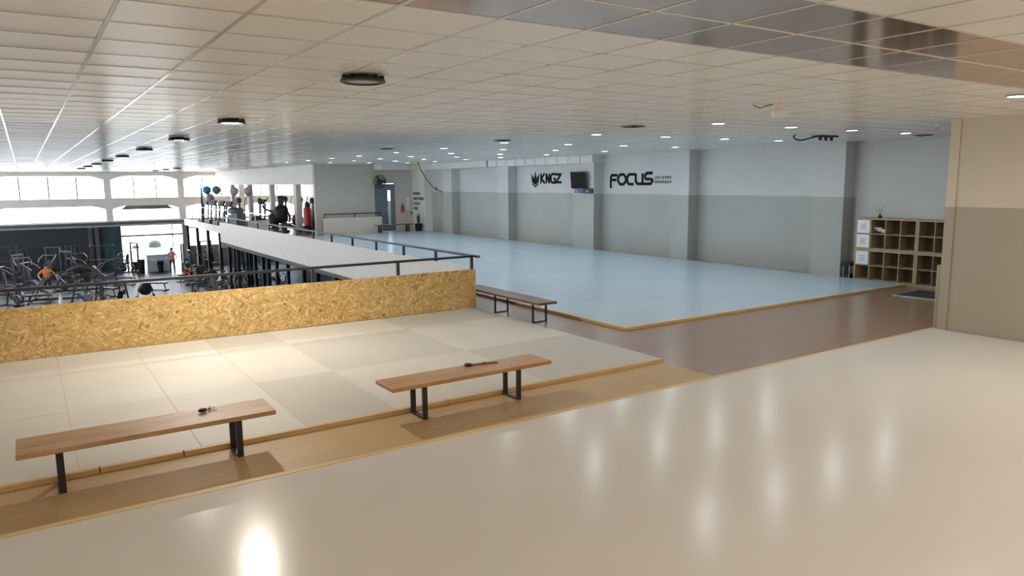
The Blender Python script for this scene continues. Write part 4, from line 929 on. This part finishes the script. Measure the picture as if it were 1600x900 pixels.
# ------------------------------------------------------------------ people
SKIN = plain('skin', (.55, .33, .23), .5); HAIR = plain('dark hair', (.02, .015, .012), .6); SHOE = plain('shoes', (.06, .06, .065), .5)
def person(lab, loc, rz, J, shirt, legs, bare=True, sleeve=.5, scale=1.0):
    t = thing('person', lab, 'person', loc, rz, 'people in the gym')
    names = list(J); idx = {n_: i for i, n_ in enumerate(names)}
    E = [('pelvis','belly'),('belly','chest'),('chest','neck'),('neck','head'),('head','crown'),('head','nose')]
    for s in 'LR':
        E += [('chest','sh'+s),('sh'+s,'el'+s),('el'+s,'wr'+s),('wr'+s,'ha'+s),('pelvis','hi'+s),('hi'+s,'kn'+s),('kn'+s,'an'+s),('an'+s,'to'+s)]
        for k in range(5): E.append(('ha'+s, 'f%d%s' % (k, s)))
    R = {'pelvis': .145, 'belly': .135, 'chest': .155, 'neck': .058, 'head': .088, 'crown': .075, 'nose': .014}
    for s in 'LR':
        R.update({'sh'+s: .068, 'el'+s: .046, 'wr'+s: .032, 'ha'+s: .038, 'hi'+s: .095, 'kn'+s: .062, 'an'+s: .044, 'to'+s: .04})
        for k in range(5): R['f%d%s' % (k, s)] = .010
    for s, sg in (('L', -1), ('R', 1)):
        hd = (Vector(J['ha'+s])-Vector(J['wr'+s])).normalized(); sd = hd.cross(Vector((0, 0, 1)) if abs(hd.z) < .8 else Vector((1, 0, 0))).normalized()
        for k in range(5):
            o = (k-1.5)*.020; l = (.085, .095, .09, .075, .05)[k]
            J['f%d%s' % (k, s)] = tuple(Vector(J['ha'+s])+hd*(l if k < 4 else .02)+sd*(o if k < 4 else -.06*sg))
    names = list(J); idx = {n_: i for i, n_ in enumerate(names)}
    me = bpy.data.meshes.new('body'); me.from_pydata([tuple(Vector(J[n_])*scale) for n_ in names], [(idx[a], idx[c]) for a, c in E], [])
    o = bpy.data.objects.new('body', me); COL.objects.link(o)
    sk = o.modifiers.new('skin', 'SKIN'); sk.use_smooth_shade = True
    for i, n_ in enumerate(names):
        v = me.skin_vertices[0].data[i]; v.radius = (R[n_]*scale, R[n_]*scale); v.use_root = n_ == 'pelvis'
    ss = o.modifiers.new('sub', 'SUBSURF'); ss.levels = 1; ss.render_levels = 1
    bpy.context.view_layer.update()
    dg = bpy.context.evaluated_depsgraph_get(); m2 = bpy.data.meshes.new_from_object(o.evaluated_get(dg))
    o.modifiers.clear(); o.data = m2; o.parent = t
    m2.materials.clear()
    for m in (SKIN, shirt, legs, SHOE): m2.materials.append(m)
    seg = []
    for a, c in E:
        mi = 0
        if a in ('pelvis', 'belly') or (a == 'chest' and c != 'neck') : mi = 1
        if a == 'pelvis' and c != 'belly': mi = 2
        if a[:2] == 'hi': mi = 2
        if a[:2] == 'kn': mi = 0 if bare else 2
        if a[:2] == 'an': mi = 3
        if a == 'chest' and c == 'neck': mi = 1
        if a[:2] == 'sh': mi = 4
        seg.append((Vector(J[a])*scale, Vector(J[c])*scale, mi))
    for p in m2.polygons:
        p.use_smooth = True; best = 9; mi = 0; c = p.center
        for a, q, m in seg:
            d = q-a; k = max(0, min(1, (c-a).dot(d)/max(1e-6, d.length_squared))); ds = (c-a-d*k).length
            if ds < best: best = ds; mi = (1 if k < sleeve else 0) if m == 4 else m
        p.material_index = mi
    hd = Vector(J['head'])*scale; cw = Vector(J['crown'])*scale
    b = MB(); c = hd*.35+cw*.65+Vector((0, .025, .025)); b.ball(c, .100*scale, .105*scale, .095*scale, 12, 8); b.build('hair', HAIR, t, True)
    for s in (-1, 1):
        b = MB(); b.ball(hd+Vector((s*.035, -.085, .035))*scale, .012, n=8, m=5); b.build('eye', BLACK, t)
        b = MB(); b.ball(hd+Vector((s*.092, .005, .01))*scale, .012, .022, .032, 8, 5); b.build('ear', SKIN, t)
    b = MB(); b.box(hd.x-.025, hd.y-.092, hd.z-.052, hd.x+.025, hd.y-.08, hd.z-.042); b.build('mouth', REDM, t)
    return t
def standing(armL, armR, lean=0):
    J = {'pelvis': (0, 0, .95), 'belly': (0, lean*.4, 1.10), 'chest': (0, lean*.8, 1.34), 'neck': (0, lean, 1.49), 'head': (0, lean-.02, 1.60), 'crown': (0, lean, 1.69), 'nose': (0, lean-.12, 1.60)}
    for s, g_, arm in (('L', -1, armL), ('R', 1, armR)):
        J['sh'+s] = (g_*.19, lean*.8, 1.40)
        J['el'+s], J['wr'+s], J['ha'+s] = arm
        J['hi'+s] = (g_*.10, 0, .88); J['kn'+s] = (g_*.12, -.02, .48); J['an'+s] = (g_*.13, .02, .08); J['to'+s] = (g_*.14, -.14, .045)
    return J
ORANGE = plain('orange shirt', (.75, .20, .06), .7, var=.2, scale=9); DARKC = plain('dark shorts', (.03, .03, .035), .7); GREENC = plain('green shirt', (.07, .20, .08), .7, var=.25, scale=9); REDC = plain('red shorts', (.33, .03, .04), .7); PINKC = plain('white and red patterned shirt', (.60, .30, .26), .7, var=.6, scale=14)
person('person in an orange shirt standing on the gym floor', (.66, 47.0, G), .15, standing(((-.40, -.02, 1.20), (-.36, -.18, 1.02), (-.33, -.25, .98)), ((.40, -.02, 1.18), (.44, -.20, 1.0), (.44, -.28, .96))), ORANGE, DARKC)
person('person in a white and red shirt standing by the counter', (7.95, 53.6, G), -.5, standing(((-.32, -.02, 1.14), (-.22, -.24, 1.12), (-.14, -.30, 1.14)), ((.32, -.02, 1.14), (.30, -.22, 1.0), (.26, -.30, .98))), PINKC, DARKC, False)
J = {'pelvis': (0, 0, .62), 'belly': (0, -.03, .77), 'chest': (0, -.10, 1.00), 'neck': (0, -.14, 1.15), 'head': (0, -.17, 1.26), 'crown': (0, -.15, 1.35), 'nose': (0, -.27, 1.25)}
for s, g_ in (('L', -1), ('R', 1)):
    J['sh'+s] = (g_*.19, -.10, 1.06); J['el'+s] = (g_*.30, -.30, .86); J['wr'+s] = (g_*.26, -.50, .80); J['ha'+s] = (g_*.25, -.57, .80)
    J['hi'+s] = (g_*.11, -.06, .57); J['kn'+s] = (g_*.18, -.45, .55); J['an'+s] = (g_*.18, -.48, .08); J['to'+s] = (g_*.19, -.64, .045)
person('person in a green shirt and red shorts sitting on a gym bench', (8.0, 48.9, G), .6, J, GREENC, REDC)
o = place(fb, False, (8.0, 48.93, G), .6+PI/2, 'weight bench under the person in green', 'flat benches on the gym floor')
